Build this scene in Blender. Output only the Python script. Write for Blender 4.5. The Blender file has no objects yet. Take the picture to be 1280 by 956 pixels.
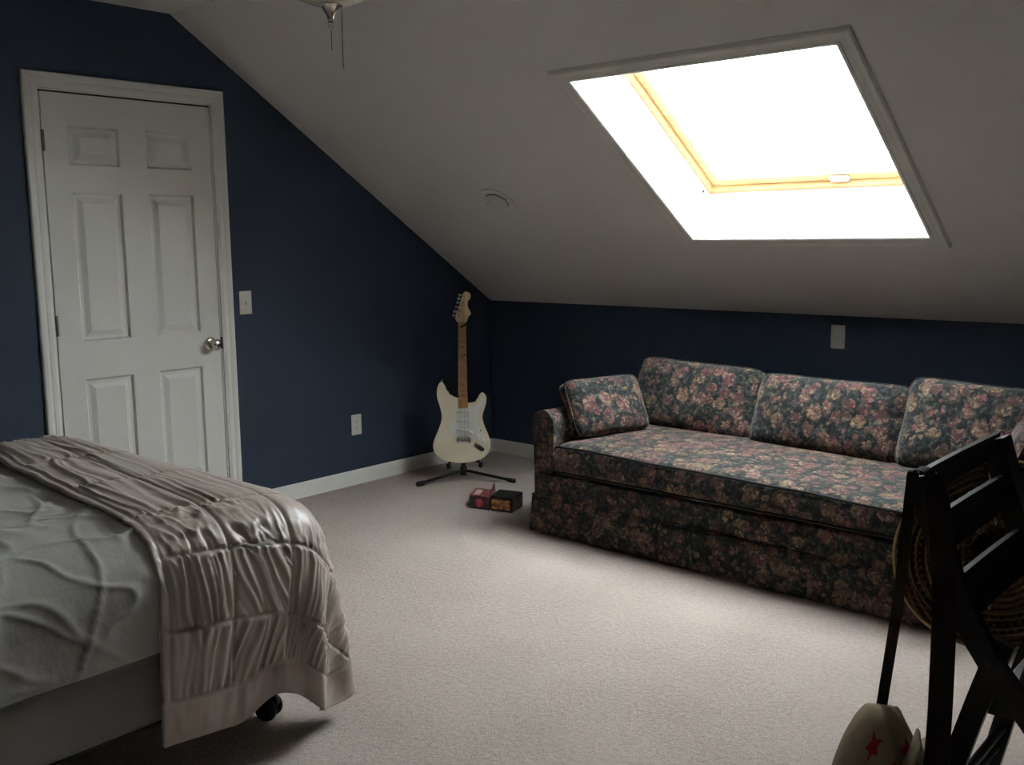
import bpy, bmesh, math, random
import numpy as np
from mathutils import Vector, Matrix, noise as mnoise
random.seed(7); RNG = np.random.default_rng(5)
SC = bpy.context.scene
COL = SC.collection
PI = math.pi
V = Vector

# ------------------------------------------------------------------ measures
H_KNEE, TAN = 0.9935, 0.6647
Y_CREASE = -2.1801
Z_CEIL = H_KNEE - TAN * Y_CREASE
Q = 1 / math.sqrt(1 + TAN * TAN)
NRM = V((0, TAN * Q, Q))                 # outward normal of the sloped ceiling
Y_REAR, X_RIGHT = -5.8, 5.5
def S(x, s, d=0.0):                      # point on the slope: x, distance up the slope, height above its face
    return V((x, -s * Q, H_KNEE + s * Q * TAN)) + NRM * d
WELL = (1.858, 2.966, 0.699, 1.841)      # skylight opening x0 x1 s0 s1
WELL_D = 0.26

# ------------------------------------------------------------------ helpers
def link(o, parent=None):
    COL.objects.link(o)
    if parent is not None: o.parent = parent
    return o
def tag(o, label=None, cat=None, group=None, kind=None):
    if label: o['label'] = label
    if cat: o['category'] = cat
    if group: o['group'] = group
    if kind: o['kind'] = kind
    return o
def empty(name, loc=(0, 0, 0), rot=None, parent=None):
    o = bpy.data.objects.new(name, None); o.location = loc
    o.empty_display_size = .05
    if rot is not None: o.rotation_euler = rot
    return link(o, parent)
def obj(name, bm, m, parent=None, smooth=False, angle=None):
    me = bpy.data.meshes.new(name)
    bmesh.ops.recalc_face_normals(bm, faces=bm.faces)
    bm.to_mesh(me); bm.free()
    me.materials.append(m)
    if smooth:
        me.shade_smooth()
        if angle is not None: me.set_sharp_from_angle(angle=math.radians(angle))
    o = bpy.data.objects.new(name, me)
    return link(o, parent)
def BM(): return bmesh.new()
def box(bm, a, b, bev=0.0, seg=2, mtx=None):
    lo = [min(p, q) for p, q in zip(a, b)]; hi = [max(p, q) for p, q in zip(a, b)]
    r = bmesh.ops.create_cube(bm, size=1.0)
    vs = r['verts']
    for v in vs:
        v.co = V([lo[i] + (v.co[i] + .5) * (hi[i] - lo[i]) for i in range(3)])
    if bev > 0:
        es = list({e for v in vs for e in v.link_edges})
        rr = bmesh.ops.bevel(bm, geom=es, offset=bev, segments=seg, affect='EDGES', profile=.5)
        vs = list({v for f in rr['faces'] for v in f.verts} | {v for v in vs if v.is_valid})
    if mtx is not None:
        for v in vs: v.co = mtx @ v.co
    return vs
def hexa(bm, p):                          # 8 points: bottom loop 0-3, top loop 4-7
    vs = [bm.verts.new(q) for q in p]
    for f in ((0, 3, 2, 1), (4, 5, 6, 7), (0, 1, 5, 4), (1, 2, 6, 5), (2, 3, 7, 6), (3, 0, 4, 7)):
        bm.faces.new([vs[i] for i in f])
    return vs
def sbox(bm, x0, x1, s0, s1, d0, d1):     # box laid in slope coordinates
    hexa(bm, [S(x0, s0, d0), S(x1, s0, d0), S(x1, s1, d0), S(x0, s1, d0),
              S(x0, s0, d1), S(x1, s0, d1), S(x1, s1, d1), S(x0, s1, d1)])
def frames(pts, up=None):
    n = len(pts); T = []
    for i in range(n):
        a = pts[max(i - 1, 0)]; b = pts[min(i + 1, n - 1)]
        T.append((b - a).normalized())
    u = V(up) if up is not None else V((0, 0, 1))
    if abs(T[0].dot(u)) > .95: u = V((1, 0, 0)) if abs(T[0].x) < .9 else V((0, 1, 0))
    out = []
    for t in T:
        u = (u - t * u.dot(t)).normalized()
        out.append((u.copy(), t.cross(u).normalized()))
    return out
def tube(bm, pts, r, n=10, cap=True, up=None):
    pts = [V(p) for p in pts]
    rs = r if isinstance(r, (list, tuple)) else [r] * len(pts)
    rings = []
    for p, (a, b), rad in zip(pts, frames(pts, up), rs):
        rings.append([bm.verts.new(p + (a * math.cos(2 * PI * k / n) + b * math.sin(2 * PI * k / n)) * rad) for k in range(n)])
    for A, B in zip(rings, rings[1:]):
        for k in range(n):
            bm.faces.new((A[k], A[(k + 1) % n], B[(k + 1) % n], B[k]))
    if cap:
        bm.faces.new(rings[0][::-1]); bm.faces.new(rings[-1])
def ribbon(bm, pts, w, th, ups):          # flat bar: width along ups, thickness across
    rings = []
    pts = [V(p) for p in pts]; n = len(pts)
    ws = w if isinstance(w, (list, tuple)) else [w] * n
    for i in range(n):
        t = (pts[min(i + 1, n - 1)] - pts[max(i - 1, 0)]).normalized()
        u = V(ups[i] if isinstance(ups[0], (list, tuple, Vector)) else ups)
        u = (u - t * u.dot(t)).normalized(); b = t.cross(u)
        rings.append([bm.verts.new(pts[i] + u * su * ws[i] / 2 + b * sb * th / 2) for su, sb in ((-1, -1), (1, -1), (1, 1), (-1, 1))])
    for A, B in zip(rings, rings[1:]):
        for k in range(4): bm.faces.new((A[k], A[(k + 1) % 4], B[(k + 1) % 4], B[k]))
    bm.faces.new(rings[0][::-1]); bm.faces.new(rings[-1])
def lathe(bm, prof, n=32, mtx=None, cap0=False, cap1=False):   # prof: (r, z)
    rings = []
    for r, z in prof:
        if r < 1e-6:
            rings.append([bm.verts.new((0, 0, z))])
        else:
            rings.append([bm.verts.new((r * math.cos(2 * PI * k / n), r * math.sin(2 * PI * k / n), z)) for k in range(n)])
    for A, B in zip(rings, rings[1:]):
        for k in range(n):
            k2 = (k + 1) % n
            if len(A) == 1 and len(B) == 1: continue
            if len(A) == 1: bm.faces.new((A[0], B[k2], B[k]))
            elif len(B) == 1: bm.faces.new((A[k], A[k2], B[0]))
            else: bm.faces.new((A[k], A[k2], B[k2], B[k]))
    if cap0 and len(rings[0]) > 1: bm.faces.new(rings[0][::-1])
    if cap1 and len(rings[-1]) > 1: bm.faces.new(rings[-1])
    if mtx is not None:
        for R in rings:
            for v in R: v.co = mtx @ v.co
def prism(bm, outline, d0, d1, to3, bev=0.0, seg=2):   # outline 2d -> to3(u, v, d)
    A = [bm.verts.new(to3(u, v, d0)) for u, v in outline]
    B = [bm.verts.new(to3(u, v, d1)) for u, v in outline]
    fa = bm.faces.new(A[::-1]); fb = bm.faces.new(B)
    n = len(A)
    for k in range(n): bm.faces.new((A[k], A[(k + 1) % n], B[(k + 1) % n], B[k]))
    if bev > 0:
        es = list(set(fa.edges) | set(fb.edges))
        bmesh.ops.bevel(bm, geom=es, offset=bev, segments=seg, affect='EDGES', profile=.5, clamp_overlap=True)
def closed_spline(pts, sub=4):
    n = len(pts); out = []
    for i in range(n):
        p0, p1, p2, p3 = (pts[(i + k - 1) % n] for k in range(4))
        for j in range(sub):
            t = j / sub
            out.append(tuple(.5 * (2 * b + (c - a) * t + (2 * a - 5 * b + 4 * c - d) * t * t + (3 * b - a - 3 * c + d) * t ** 3)
                             for a, b, c, d in zip(p0, p1, p2, p3)))
    return out
def open_spline(pts, sub=6):
    P = [V(p) for p in pts]; P = [2 * P[0] - P[1]] + P + [2 * P[-1] - P[-2]]
    out = []
    for i in range(1, len(P) - 2):
        for j in range(sub):
            t = j / sub
            a, b, c, d = P[i - 1:i + 3]
            out.append(.5 * (2 * b + (c - a) * t + (2 * a - 5 * b + 4 * c - d) * t * t + (3 * b - a - 3 * c + d) * t ** 3))
    out.append(P[-2]); return out
def grid_obj(name, P, m, parent=None, smooth=True):       # P[i][j] -> xyz array
    ni, nj, _ = P.shape
    idx = np.arange(ni * nj).reshape(ni, nj)
    f = np.stack([idx[:-1, :-1], idx[1:, :-1], idx[1:, 1:], idx[:-1, 1:]], -1).reshape(-1, 4)
    me = bpy.data.meshes.new(name)
    me.from_pydata(P.reshape(-1, 3).tolist(), [], f.tolist()); me.update()
    me.materials.append(m)
    if smooth: me.shade_smooth()
    return link(bpy.data.objects.new(name, me), parent)

# ------------------------------------------------------------------ materials
class NT:
    def __init__(s, name):
        s.m = bpy.data.materials.new(name); s.m.use_nodes = True
        s.t = s.m.node_tree; s.n = s.t.nodes; s.b = s.n['Principled BSDF']; s.out = s.n['Material Output']
    def add(s, kind, **kw):
        x = s.n.new(kind)
        for k, v in kw.items():
            if k.startswith('i_'): x.inputs[k[2:].replace('_', ' ')].default_value = v
            elif k.startswith('n_'): x.inputs[int(k[2:])].default_value = v
            else: setattr(x, k, v)
        return x
    def l(s, a, b): s.t.links.new(a, b)
    def ramp(s, fac, stops, interp='LINEAR'):
        r = s.add('ShaderNodeValToRGB'); r.color_ramp.interpolation = interp
        e = r.color_ramp.elements
        while len(e) < len(stops): e.new(.5)
        for x, (p, c) in zip(e, stops): x.position = p; x.color = (*c, 1)
        s.l(fac, r.inputs['Fac']); return r.outputs['Color']
    def mix(s, fac, a, b, mode='MIX'):
        x = s.add('ShaderNodeMix', data_type='RGBA', blend_type=mode)
        for inp, v in ((x.inputs[0], fac), (x.inputs[6], a), (x.inputs[7], b)):
            if isinstance(v, (int, float)): inp.default_value = v
            elif isinstance(v, tuple): inp.default_value = (*v, 1)
            else: s.l(v, inp)
        return x.outputs[2]
    def math(s, op, a, b=0.0, c=0.0):
        x = s.add('ShaderNodeMath', operation=op)
        for i, v in enumerate((a, b, c)):
            if isinstance(v, (int, float)): x.inputs[i].default_value = v
            else: s.l(v, x.inputs[i])
        return x.outputs[0]
    def bump(s, h, strength=.3, dist=.01):
        b = s.add('ShaderNodeBump'); b.inputs['Strength'].default_value = strength; b.inputs['Distance'].default_value = dist
        s.l(h, b.inputs['Height']); s.l(b.outputs[0], s.b.inputs['Normal'])
    def coord(s, which='Object', scale=None):
        c = s.add('ShaderNodeTexCoord').outputs[which]
        if scale is not None:
            mp = s.add('ShaderNodeMapping'); mp.inputs['Scale'].default_value = scale; s.l(c, mp.inputs['Vector']); c = mp.outputs[0]
        return c
    def noise(s, vec, scale, detail=3, rough=.55, out='Fac'):
        x = s.add('ShaderNodeTexNoise'); x.inputs['Scale'].default_value = scale; x.inputs['Detail'].default_value = detail; x.inputs['Roughness'].default_value = rough
        s.l(vec, x.inputs['Vector']); return x.outputs[out]
    def base(s, col=None, rough=.5, metal=0.0, spec=.5):
        if isinstance(col, tuple): s.b.inputs['Base Color'].default_value = (*col, 1)
        elif col is not None: s.l(col, s.b.inputs['Base Color'])
        s.b.inputs['Roughness'].default_value = rough; s.b.inputs['Metallic'].default_value = metal
        s.b.inputs['Specular IOR Level'].default_value = spec
        return s
def paint(name, col, rough=.5, var=.04, bump=.05, scale=90, spec=.3):
    m = NT(name); c = m.coord()
    n = m.noise(c, 3.0, 3); lo = tuple(x * (1 - var) for x in col); hi = tuple(min(1, x * (1 + var)) for x in col)
    m.base(m.ramp(n, [(.3, lo), (.7, hi)]), rough, 0, spec)
    if bump: m.bump(m.noise(c, scale, 2), bump, .002)
    return m.m
def metal(name, col, rough):
    m = NT(name); c = m.coord(); m.base(m.ramp(m.noise(c, 40, 2), [(.3, tuple(x * .9 for x in col)), (.7, col)]), rough, 1.0); return m.m

M_WALL = paint('navy_wall_paint', (.032, .046, .074), .62, .05, .12, 160, .25)
M_CEIL = paint('ceiling_paint', (.78, .775, .76), .85, .02, .08, 140, .1)
M_TRIM = paint('white_trim_paint', (.74, .74, .70), .38, .02, .02, 60, .4)
M_DOOR = paint('white_door_paint', (.66, .66, .63), .42, .02, .05, 120, .4)
M_PLATE = paint('ivory_plate_plastic', (.66, .64, .58), .35, .01, 0)
M_DARK = paint('black_plastic', (.008, .008, .009), .5, .1, 0, 60, .2)
M_SLOT = paint('dark_slot', (.01, .01, .01), .7, .1, 0)
M_STEEL = metal('dark_steel', (.06, .06, .065), .45)
M_CHROME = metal('chrome', (.78, .78, .76), .13)
M_NICKEL = metal('satin_nickel', (.62, .59, .54), .22)
M_BRASS = metal('aged_hinge_metal', (.20, .18, .15), .4)
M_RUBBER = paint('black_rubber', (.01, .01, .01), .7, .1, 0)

def carpet():
    m = NT('beige_carpet'); c = m.coord()
    n1 = m.noise(c, 260, 3, .7); n2 = m.noise(c, 60, 3, .6); n3 = m.noise(c, 2.2, 3)
    f = m.math('ADD', m.math('MULTIPLY', n1, .55), m.math('ADD', m.math('MULTIPLY', n2, .3), m.math('MULTIPLY', n3, .15)))
    col = m.ramp(f, [(.34, (.30, .235, .195)), (.48, (.50, .42, .37)), (.62, (.63, .545, .485))])
    m.base(col, .95, 0, .08); m.b.inputs['Sheen Weight'].default_value = .15
    h = m.math('ADD', n1, m.math('MULTIPLY', n2, .8)); m.bump(h, .8, .012)
    return m.m
M_CARPET = carpet()

def floral(name, off=(0, 0, 0), lift=1.0):
    m = NT(name); tc = m.coord()
    mp = m.add('ShaderNodeMapping'); mp.inputs['Location'].default_value = off; m.l(tc, mp.inputs['Vector']); c0 = mp.outputs[0]
    wob = m.add('ShaderNodeVectorMath', operation='SCALE'); wob.inputs[3].default_value = .035
    sub = m.add('ShaderNodeVectorMath', operation='SUBTRACT'); sub.inputs[1].default_value = (.5, .5, .5)
    m.l(m.noise(c0, 22, 2, .6, 'Color'), sub.inputs[0]); m.l(sub.outputs[0], wob.inputs[0])
    ad = m.add('ShaderNodeVectorMath', operation='ADD'); m.l(c0, ad.inputs[0]); m.l(wob.outputs[0], ad.inputs[1]); c = ad.outputs[0]
    def vor(scale, vec=c, rnd=1.0):
        v = m.add('ShaderNodeTexVoronoi'); v.inputs['Scale'].default_value = scale; v.inputs['Randomness'].default_value = rnd
        m.l(vec, v.inputs['Vector']); return v
    # ground: near black with muted sage leaves
    leafn = m.noise(c, 44, 4, .7)
    ground = m.ramp(leafn, [(.40, (.009, .010, .012)), (.52, (.020, .023, .022)), (.60, (.048, .050, .042)), (.70, (.105, .100, .078))])
    big = vor(16, c, .95)
    fleck = vor(85, c, 1.0)
    sep = m.add('ShaderNodeSeparateColor'); m.l(big.outputs['Color'], sep.inputs[0])
    sepf = m.add('ShaderNodeSeparateColor'); m.l(fleck.outputs['Color'], sepf.inputs[0])
    fine = m.noise(c, 95, 3, .7)
    hue = m.ramp(sep.outputs[0], [(0, (0.088, 0.030, 0.032)), (.3, (0.128, 0.056, 0.050)), (.5, (0.162, 0.083, 0.059)), (.68, (0.155, 0.097, 0.054)), (.84, (0.108, 0.032, 0.035)), (1, (0.144, 0.108, 0.065))], 'CONSTANT')
    lightp = m.ramp(sep.outputs[0], [(0, (0.203, 0.109, 0.098)), (.5, (0.257, 0.187, 0.129)), (.75, (0.242, 0.195, 0.117)), (1, (0.234, 0.125, 0.109))])
    pet = m.mix(m.ramp(sepf.outputs[1], [(.40, (0, 0, 0)), (.85, (1, 1, 1))]), hue, lightp)
    pet = m.mix(m.ramp(sepf.outputs[2], [(.62, (0, 0, 0)), (.8, (.8, .8, .8))]), pet, (.040, .024, .026))
    pet = m.mix(m.ramp(fine, [(.42, (.8, .8, .8)), (.58, (0, 0, 0))]), pet, (.036, .030, .028))
    size = m.math('ADD', m.math('MULTIPLY', sep.outputs[1], .20), .33)
    dn = m.math('ADD', big.outputs['Distance'], m.math('MULTIPLY', m.math('SUBTRACT', m.noise(c, 60, 3, .65), .5), .50))
    mask = m.ramp(m.math('SUBTRACT', dn, size), [(.0, (1, 1, 1)), (.10, (0, 0, 0))])
    col = m.mix(mask, ground, pet)
    bud = vor(32, c, 1.0); sb = m.add('ShaderNodeSeparateColor'); m.l(bud.outputs['Color'], sb.inputs[0])
    bdn = m.math('ADD', bud.outputs['Distance'], m.math('MULTIPLY', m.math('SUBTRACT', fine, .5), .4))
    bm_ = m.math('MULTIPLY', m.ramp(bdn, [(.24, (.85, .85, .85)), (.36, (0, 0, 0))]), m.math('GREATER_THAN', sb.outputs[1], .45))
    budc = m.ramp(sb.outputs[0], [(0, (0.151, 0.108, 0.061)), (.4, (0.144, 0.061, 0.058)), (.7, (0.086, 0.086, 0.061)), (1, (0.173, 0.137, 0.094))], 'CONSTANT')
    col = m.mix(bm_, col, budc)
    m.base(col, .85, 0, .12); m.b.inputs['Sheen Weight'].default_value = .1
    m.bump(m.noise(c0, 500, 2), .15, .001)
    return m.m
M_FLORAL = floral('dark_floral_upholstery')
M_PIPING = paint('black_piping_cord', (.008, .008, .009), .8, .1, 0)

def cloth(name, col, rough, sheen, bscale, bstr, spec=.3, aniso=0, stretch=(1, 1, 1)):
    m = NT(name); c = m.coord(); cs = m.coord('Object', stretch)
    n = m.noise(c, 4, 3); lo = tuple(x * .93 for x in col)
    m.base(m.ramp(n, [(.3, lo), (.7, col)]), rough, 0, spec)
    m.b.inputs['Sheen Weight'].default_value = sheen; m.b.inputs['Anisotropic'].default_value = aniso
    m.bump(m.noise(cs, bscale, 4, .6), bstr, .01)
    return m.m
M_SATIN = cloth('taupe_satin', (.39, .325, .28), .40, .10, 30, .12, .42)
M_SHEET = cloth('gray_sheet_cotton', (.34, .33, .30), .75, .15, 16, .25, .2)
M_BOXSP = cloth('gray_box_spring_cloth', (.27, .26, .24), .85, .1, 30, .1, .15)

# ------------------------------------------------------------------ room shell
def structure(o): o['kind'] = 'structure'; return o
bm = BM(); box(bm, (-.12, Y_REAR - .12, -.08), (X_RIGHT + .12, .12, 0)); structure(obj('floor', bm, M_CARPET))

YD0, CW, WD = -2.888, .070, .822        # door casing outer edge, casing width, slab width
DY0, DY1, DZ = YD0 + CW, YD0 + CW + WD, 2.042
def gable(name, x0, x1, hole=None):
    yz = [(.0, 0), (.0, H_KNEE), (Y_CREASE, Z_CEIL), (Y_REAR - Y_CREASE, Z_CEIL), (Y_REAR, H_KNEE), (Y_REAR, 0)]
    top = lambda y: min(Z_CEIL, H_KNEE - TAN * y, H_KNEE + TAN * (y - Y_REAR))
    bm = BM()
    def col(ya, yb, za, zb=None):        # column of wall between ya < yb above za (to the ceiling or zb)
        ys = [ya] + [y for y in sorted([Y_CREASE, Y_REAR - Y_CREASE]) if ya + 1e-4 < y < yb - 1e-4] + [yb]
        for a, b in zip(ys, ys[1:]):
            ta, tb = (zb, zb) if zb is not None else (top(a) + .03, top(b) + .03)
            hexa(bm, [V((x0, a, za)), V((x1, a, za)), V((x1, b, za)), V((x0, b, za)),
                      V((x0, a, ta)), V((x1, a, ta)), V((x1, b, tb)), V((x0, b, tb))])
    if hole is None: col(Y_REAR, 0, 0)
    else:
        a, b, z0, z1 = hole
        col(Y_REAR, a, 0); col(b, 0, 0); col(a, b, z1)
        if z0 > 0: col(a, b, 0, z0)
    return structure(obj(name, bm, M_WALL))
gable('wall_left', -.12, 0, (DY0 - .02, DY1 + .02, 0, DZ + .02))
gable('wall_right', X_RIGHT, X_RIGHT + .12)
bm = BM(); box(bm, (-.12, 0, 0), (X_RIGHT + .12, .12, H_KNEE + .02)); structure(obj('wall_back', bm, M_WALL))
bm = BM(); box(bm, (-.12, Y_REAR - .12, 0), (X_RIGHT + .12, Y_REAR, H_KNEE + .02)); structure(obj('wall_front', bm, M_WALL))

bm = BM()
L = abs(Y_CREASE) / Q
x0, x1, s0, s1 = WELL
XA, XB = -.12, X_RIGHT + .12
sbox(bm, XA, x0, -.2, L, 0, WELL_D); sbox(bm, x1, XB, -.2, L, 0, WELL_D)
sbox(bm, x0, x1, -.2, s0, 0, WELL_D); sbox(bm, x0, x1, s1, L, 0, WELL_D)
structure(obj('ceiling', bm, M_CEIL))
bm = BM()
box(bm, (XA, Y_REAR - Y_CREASE, Z_CEIL), (XB, Y_CREASE, Z_CEIL + .40))
structure(obj('ceiling_flat', bm, M_CEIL)).name = 'ceiling.001'
bm = BM()
def Srear(x, s, d): p = S(x, s, d); return V((p.x, Y_REAR - p.y, p.z))
hexa(bm, [Srear(XA, -.2, 0), Srear(XB, -.2, 0), Srear(XB, L, 0), Srear(XA, L, 0),
          Srear(XA, -.2, WELL_D), Srear(XB, -.2, WELL_D), Srear(XB, L, WELL_D), Srear(XA, L, WELL_D)])
structure(obj('ceiling', bm, M_CEIL))

def moulding(bm, path, prof, mapf, closed=True):
    """sweep a profile (offset outwards, height) round a rectangle path with mitred corners; mapf(u,v,h)->3d"""
    n = len(path); cols = []
    cu = sum(p[0] for p in path) / n; cv = sum(p[1] for p in path) / n
    for (u, v) in path:
        su = 1 if u > cu else -1; sv = 1 if v > cv else -1
        cols.append([bm.verts.new(mapf(u + su * o, v + sv * o, h)) for o, h in prof])
    rng = range(n) if closed else range(n - 1)
    for i in rng:
        A, B = cols[i], cols[(i + 1) % n]
        for k in range(len(prof) - 1):
            bm.faces.new((A[k], A[k + 1], B[k + 1], B[k]))
    if not closed:
        bm.faces.new(cols[0]); bm.faces.new(cols[-1][::-1])

# skylight ----------------------------------------------------------
win = structure(empty('window_1', S((x0 + x1) / 2, (s0 + s1) / 2, 0)))
def wobj(name, bm, m, **k):
    o = obj(name, bm, m, None, **k); o.parent = win
    o.matrix_parent_inverse = Matrix.Translation(-win.location); return o
rect = [(x0, s0), (x1, s0), (x1, s1), (x0, s1)]
bm = BM()
prof = [(-.004, .004), (-.004, -.008), (.004, -.012), (.012, -.012), (.014, -.009), (.034, -.010), (.040, -.014), (.052, -.017), (.060, -.017), (.066, -.011), (.068, .004)]
moulding(bm, rect, prof, lambda u, v, h: S(u, v, h))
wobj('trim', bm, M_TRIM)
def pine():
    m = NT('pine_wood'); c = m.coord('Object', (1, 8, 8)); n = m.noise(c, 6, 4, .6)
    m.base(m.ramp(n, [(.3, (.66, .41, .19)), (.7, (.80, .56, .30))]), .4, 0, .4); return m.m
M_PINE = pine()
def ring(bm, inset0, inset1, d0, d1):
    a = [(x0 + inset0, s0 + inset0), (x1 - inset0, s0 + inset0), (x1 - inset0, s1 - inset0), (x0 + inset0, s1 - inset0)]
    b = [(x0 + inset1, s0 + inset1), (x1 - inset1, s0 + inset1), (x1 - inset1, s1 - inset1), (x0 + inset1, s1 - inset1)]
    Z = [[bm.verts.new(S(u, v, d)) for u, v in r] for r, d in ((a, d0), (b, d0), (b, d1), (a, d1))]
    for i in range(4):
        j = (i + 1) % 4
        for k in range(4):
            bm.faces.new((Z[k][i], Z[k][j], Z[(k + 1) % 4][j], Z[(k + 1) % 4][i]))
bm = BM(); ring(bm, -.03, .022, WELL_D, WELL_D + .10); wobj('frame', bm, M_PINE)
bm = BM(); ring(bm, .025, .072, WELL_D + .022, WELL_D + .085); wobj('sash', bm, M_PINE)
bm = BM(); sbox(bm, x0 + .071, x1 - .071, s0 + .071, s1 - .071, WELL_D + .060, WELL_D + .066)
def glass():
    m = NT('window_glass'); m.n.remove(m.b)
    t = m.add('ShaderNodeBsdfTransparent'); t.inputs[0].default_value = (.95, .97, .97, 1)
    g = m.add('ShaderNodeBsdfGlossy'); g.inputs['Roughness'].default_value = .02
    lw = m.add('ShaderNodeLayerWeight'); lw.inputs['Blend'].default_value = .5
    fr = m.math('ADD', m.math('MULTIPLY', m.math('POWER', lw.outputs['Facing'], 5.0), .9), .04)
    mx = m.add('ShaderNodeMixShader'); m.l(fr, mx.inputs[0]); m.l(t.outputs[0], mx.inputs[1]); m.l(g.outputs[0], mx.inputs[2])
    m.l(mx.outputs[0], m.out.inputs['Surface']); return m.m
M_GLASS = glass()
wobj('pane', bm, M_GLASS)
bm = BM(); xm = x0 + .60 * (x1 - x0)
sbox(bm, xm - .045, xm + .045, s0 + .030, s0 + .062, WELL_D + .004, WELL_D + .024)
bmesh.ops.bevel(bm, geom=bm.edges[:], offset=.006, segments=2, affect='EDGES')
wobj('latch', bm, M_PLATE, smooth=True, angle=40)
bm = BM(); lathe(bm, [(0, 0), (.006, 0), (.006, .004), (0, .006)], 12, Matrix.Translation(S(x0 + .0, s0 + .055, WELL_D - .03)) @ Matrix.Rotation(PI / 2, 4, 'Y'))
wobj('screw', bm, M_STEEL)

# door ---------------------------------------------------------------
door = structure(empty('door_1', (0, (DY0 + DY1) / 2, 0)))
def dobj(name, bm, m, par=None, **k):
    o = obj(name, bm, m, None, **k); o.parent = par or door
    o.matrix_parent_inverse = Matrix.Translation(-door.location) if par is None else Matrix.Identity(4)
    return o
bm = BM()
XF, g = -.001, .006
ys = [DY0 + g, -2.701, -2.470, -2.338, -2.107, DY1 - g]
zs = [.012, .235, .782, .952, 1.612, 1.730, 1.898, DZ - .008]
pan = {(1, 1), (3, 1), (1, 3), (3, 3), (1, 5), (3, 5)}
for i in range(5):
    for j in range(7):
        a, b, c, d = ys[i], ys[i + 1], zs[j], zs[j + 1]
        if (i, j) in pan:
            prevl = None
            for ins, dep in ((0, 0), (.009, .012), (.018, .0125), (.024, .0115), (.046, .0025), (.048, .0025)):
                lp = [bm.verts.new((XF - dep, y, z)) for y, z in ((a + ins, c + ins), (b - ins, c + ins), (b - ins, d - ins), (a + ins, d - ins))]
                if prevl:
                    for k in range(4): bm.faces.new((prevl[k], prevl[(k + 1) % 4], lp[(k + 1) % 4], lp[k]))
                prevl = lp
            bm.faces.new(prevl)
        else:
            bm.faces.new([bm.verts.new((XF, y, z)) for y, z in ((a, c), (b, c), (b, d), (a, d))])
bmesh.ops.remove_doubles(bm, verts=bm.verts[:], dist=1e-5)
bd = [e for e in bm.edges if e.is_boundary]
r = bmesh.ops.extrude_edge_only(bm, edges=bd)
for v in [v for v in r['geom'] if isinstance(v, bmesh.types.BMVert)]: v.co.x = -.042
bmesh.ops.holes_fill(bm, edges=[e for e in bm.edges if e.is_boundary], sides=0)
dobj('slab', bm, M_DOOR)
bm = BM()
pth = [(DY0 - .0, 0.0), (DY0 - .0, DZ), (DY1 + .0, DZ), (DY1 + .0, 0.0)]
cprof = [(.001, -.006), (.0015, .002), (.004, .007), (.012, .010), (.016, .0125), (.030, .013), (.036, .0115), (.050, .017), (.062, .018), (.068, .015), (CW, .0)]
cols = []
for (y, z), sy, sz in zip(pth, (-1, -1, 1, 1), (0, 1, 1, 0)):
    cols.append([bm.verts.new((h, y + sy * (o + .004), z + sz * (o + .004))) for o, h in cprof])
for A, B in zip(cols, cols[1:]):
    for k in range(len(cprof) - 1): bm.faces.new((A[k], A[k + 1], B[k + 1], B[k]))
dobj('casing', bm, M_TRIM)
bm = BM()
for a, b in (((-.12, DY0 - .02, 0), (-.003, DY0, DZ + .02)), ((-.12, DY1, 0), (-.003, DY1 + .02, DZ + .02)), ((-.12, DY0, DZ), (-.003, DY1, DZ + .02))):
    box(bm, a, b)
for a, b in (((-.06, DY0, 0), (-.044, DY0 + .012, DZ)), ((-.06, DY1 - .012, 0), (-.044, DY1, DZ)), ((-.06, DY0, DZ - .012), (-.044, DY1, DZ))):
    box(bm, a, b)
dobj('jamb', bm, M_TRIM)
bm = BM(); box(bm, (-.030, DY0, DZ - .0075), (-.004, DY1, DZ - .0002)); dobj('gap_shade_strip', bm, M_RUBBER)  # black strip added as the shade in the gap above the slab
for z in (1.828, 1.031, .22):
    bm = BM(); tube(bm, [(.006, DY0 + .004, z - .045), (.006, DY0 + .004, z + .045)], .0065, 10)
    for dz in (-.018, .018): lathe(bm, [(.0072, dz - .001), (.0072, dz + .001)], 10, Matrix.Translation((.006, DY0 + .004, z)), True, True)
    box(bm, (-.003, DY0 + .004, z - .044), (-.0015, DY0 + .022, z + .044))
    dobj('hinge', bm, M_BRASS, smooth=True, angle=40)
KY, KZ = DY1 - .062, .888
KM = Matrix.Translation((XF, KY, KZ)) @ Matrix.Rotation(PI / 2, 4, 'Y')
bm = BM(); lathe(bm, [(0, .044), (.012, .0445), (.022, .0475), (.0275, .0535), (.028, .060), (.024, .067), (.015, .0715), (0, .073)], 32, KM)
lathe(bm, [(.011, .006), (.0105, .03), (.013, .042), (.016, .046)], 24, KM)
knob = dobj('door_knob', bm, M_NICKEL, smooth=True, angle=50)
bm = BM(); lathe(bm, [(0, 0), (.033, 0), (.033, .003), (.028, .008), (.018, .0095), (0, .0095)], 32, KM)
dobj('rosette', bm, M_NICKEL, knob, smooth=True, angle=40)
bm = BM(); box(bm, (-.0025, DY1 - .0035, KZ - .028), (.006, DY1 + .006, KZ + .03), .001); dobj('strike_plate', bm, M_STEEL)

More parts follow.
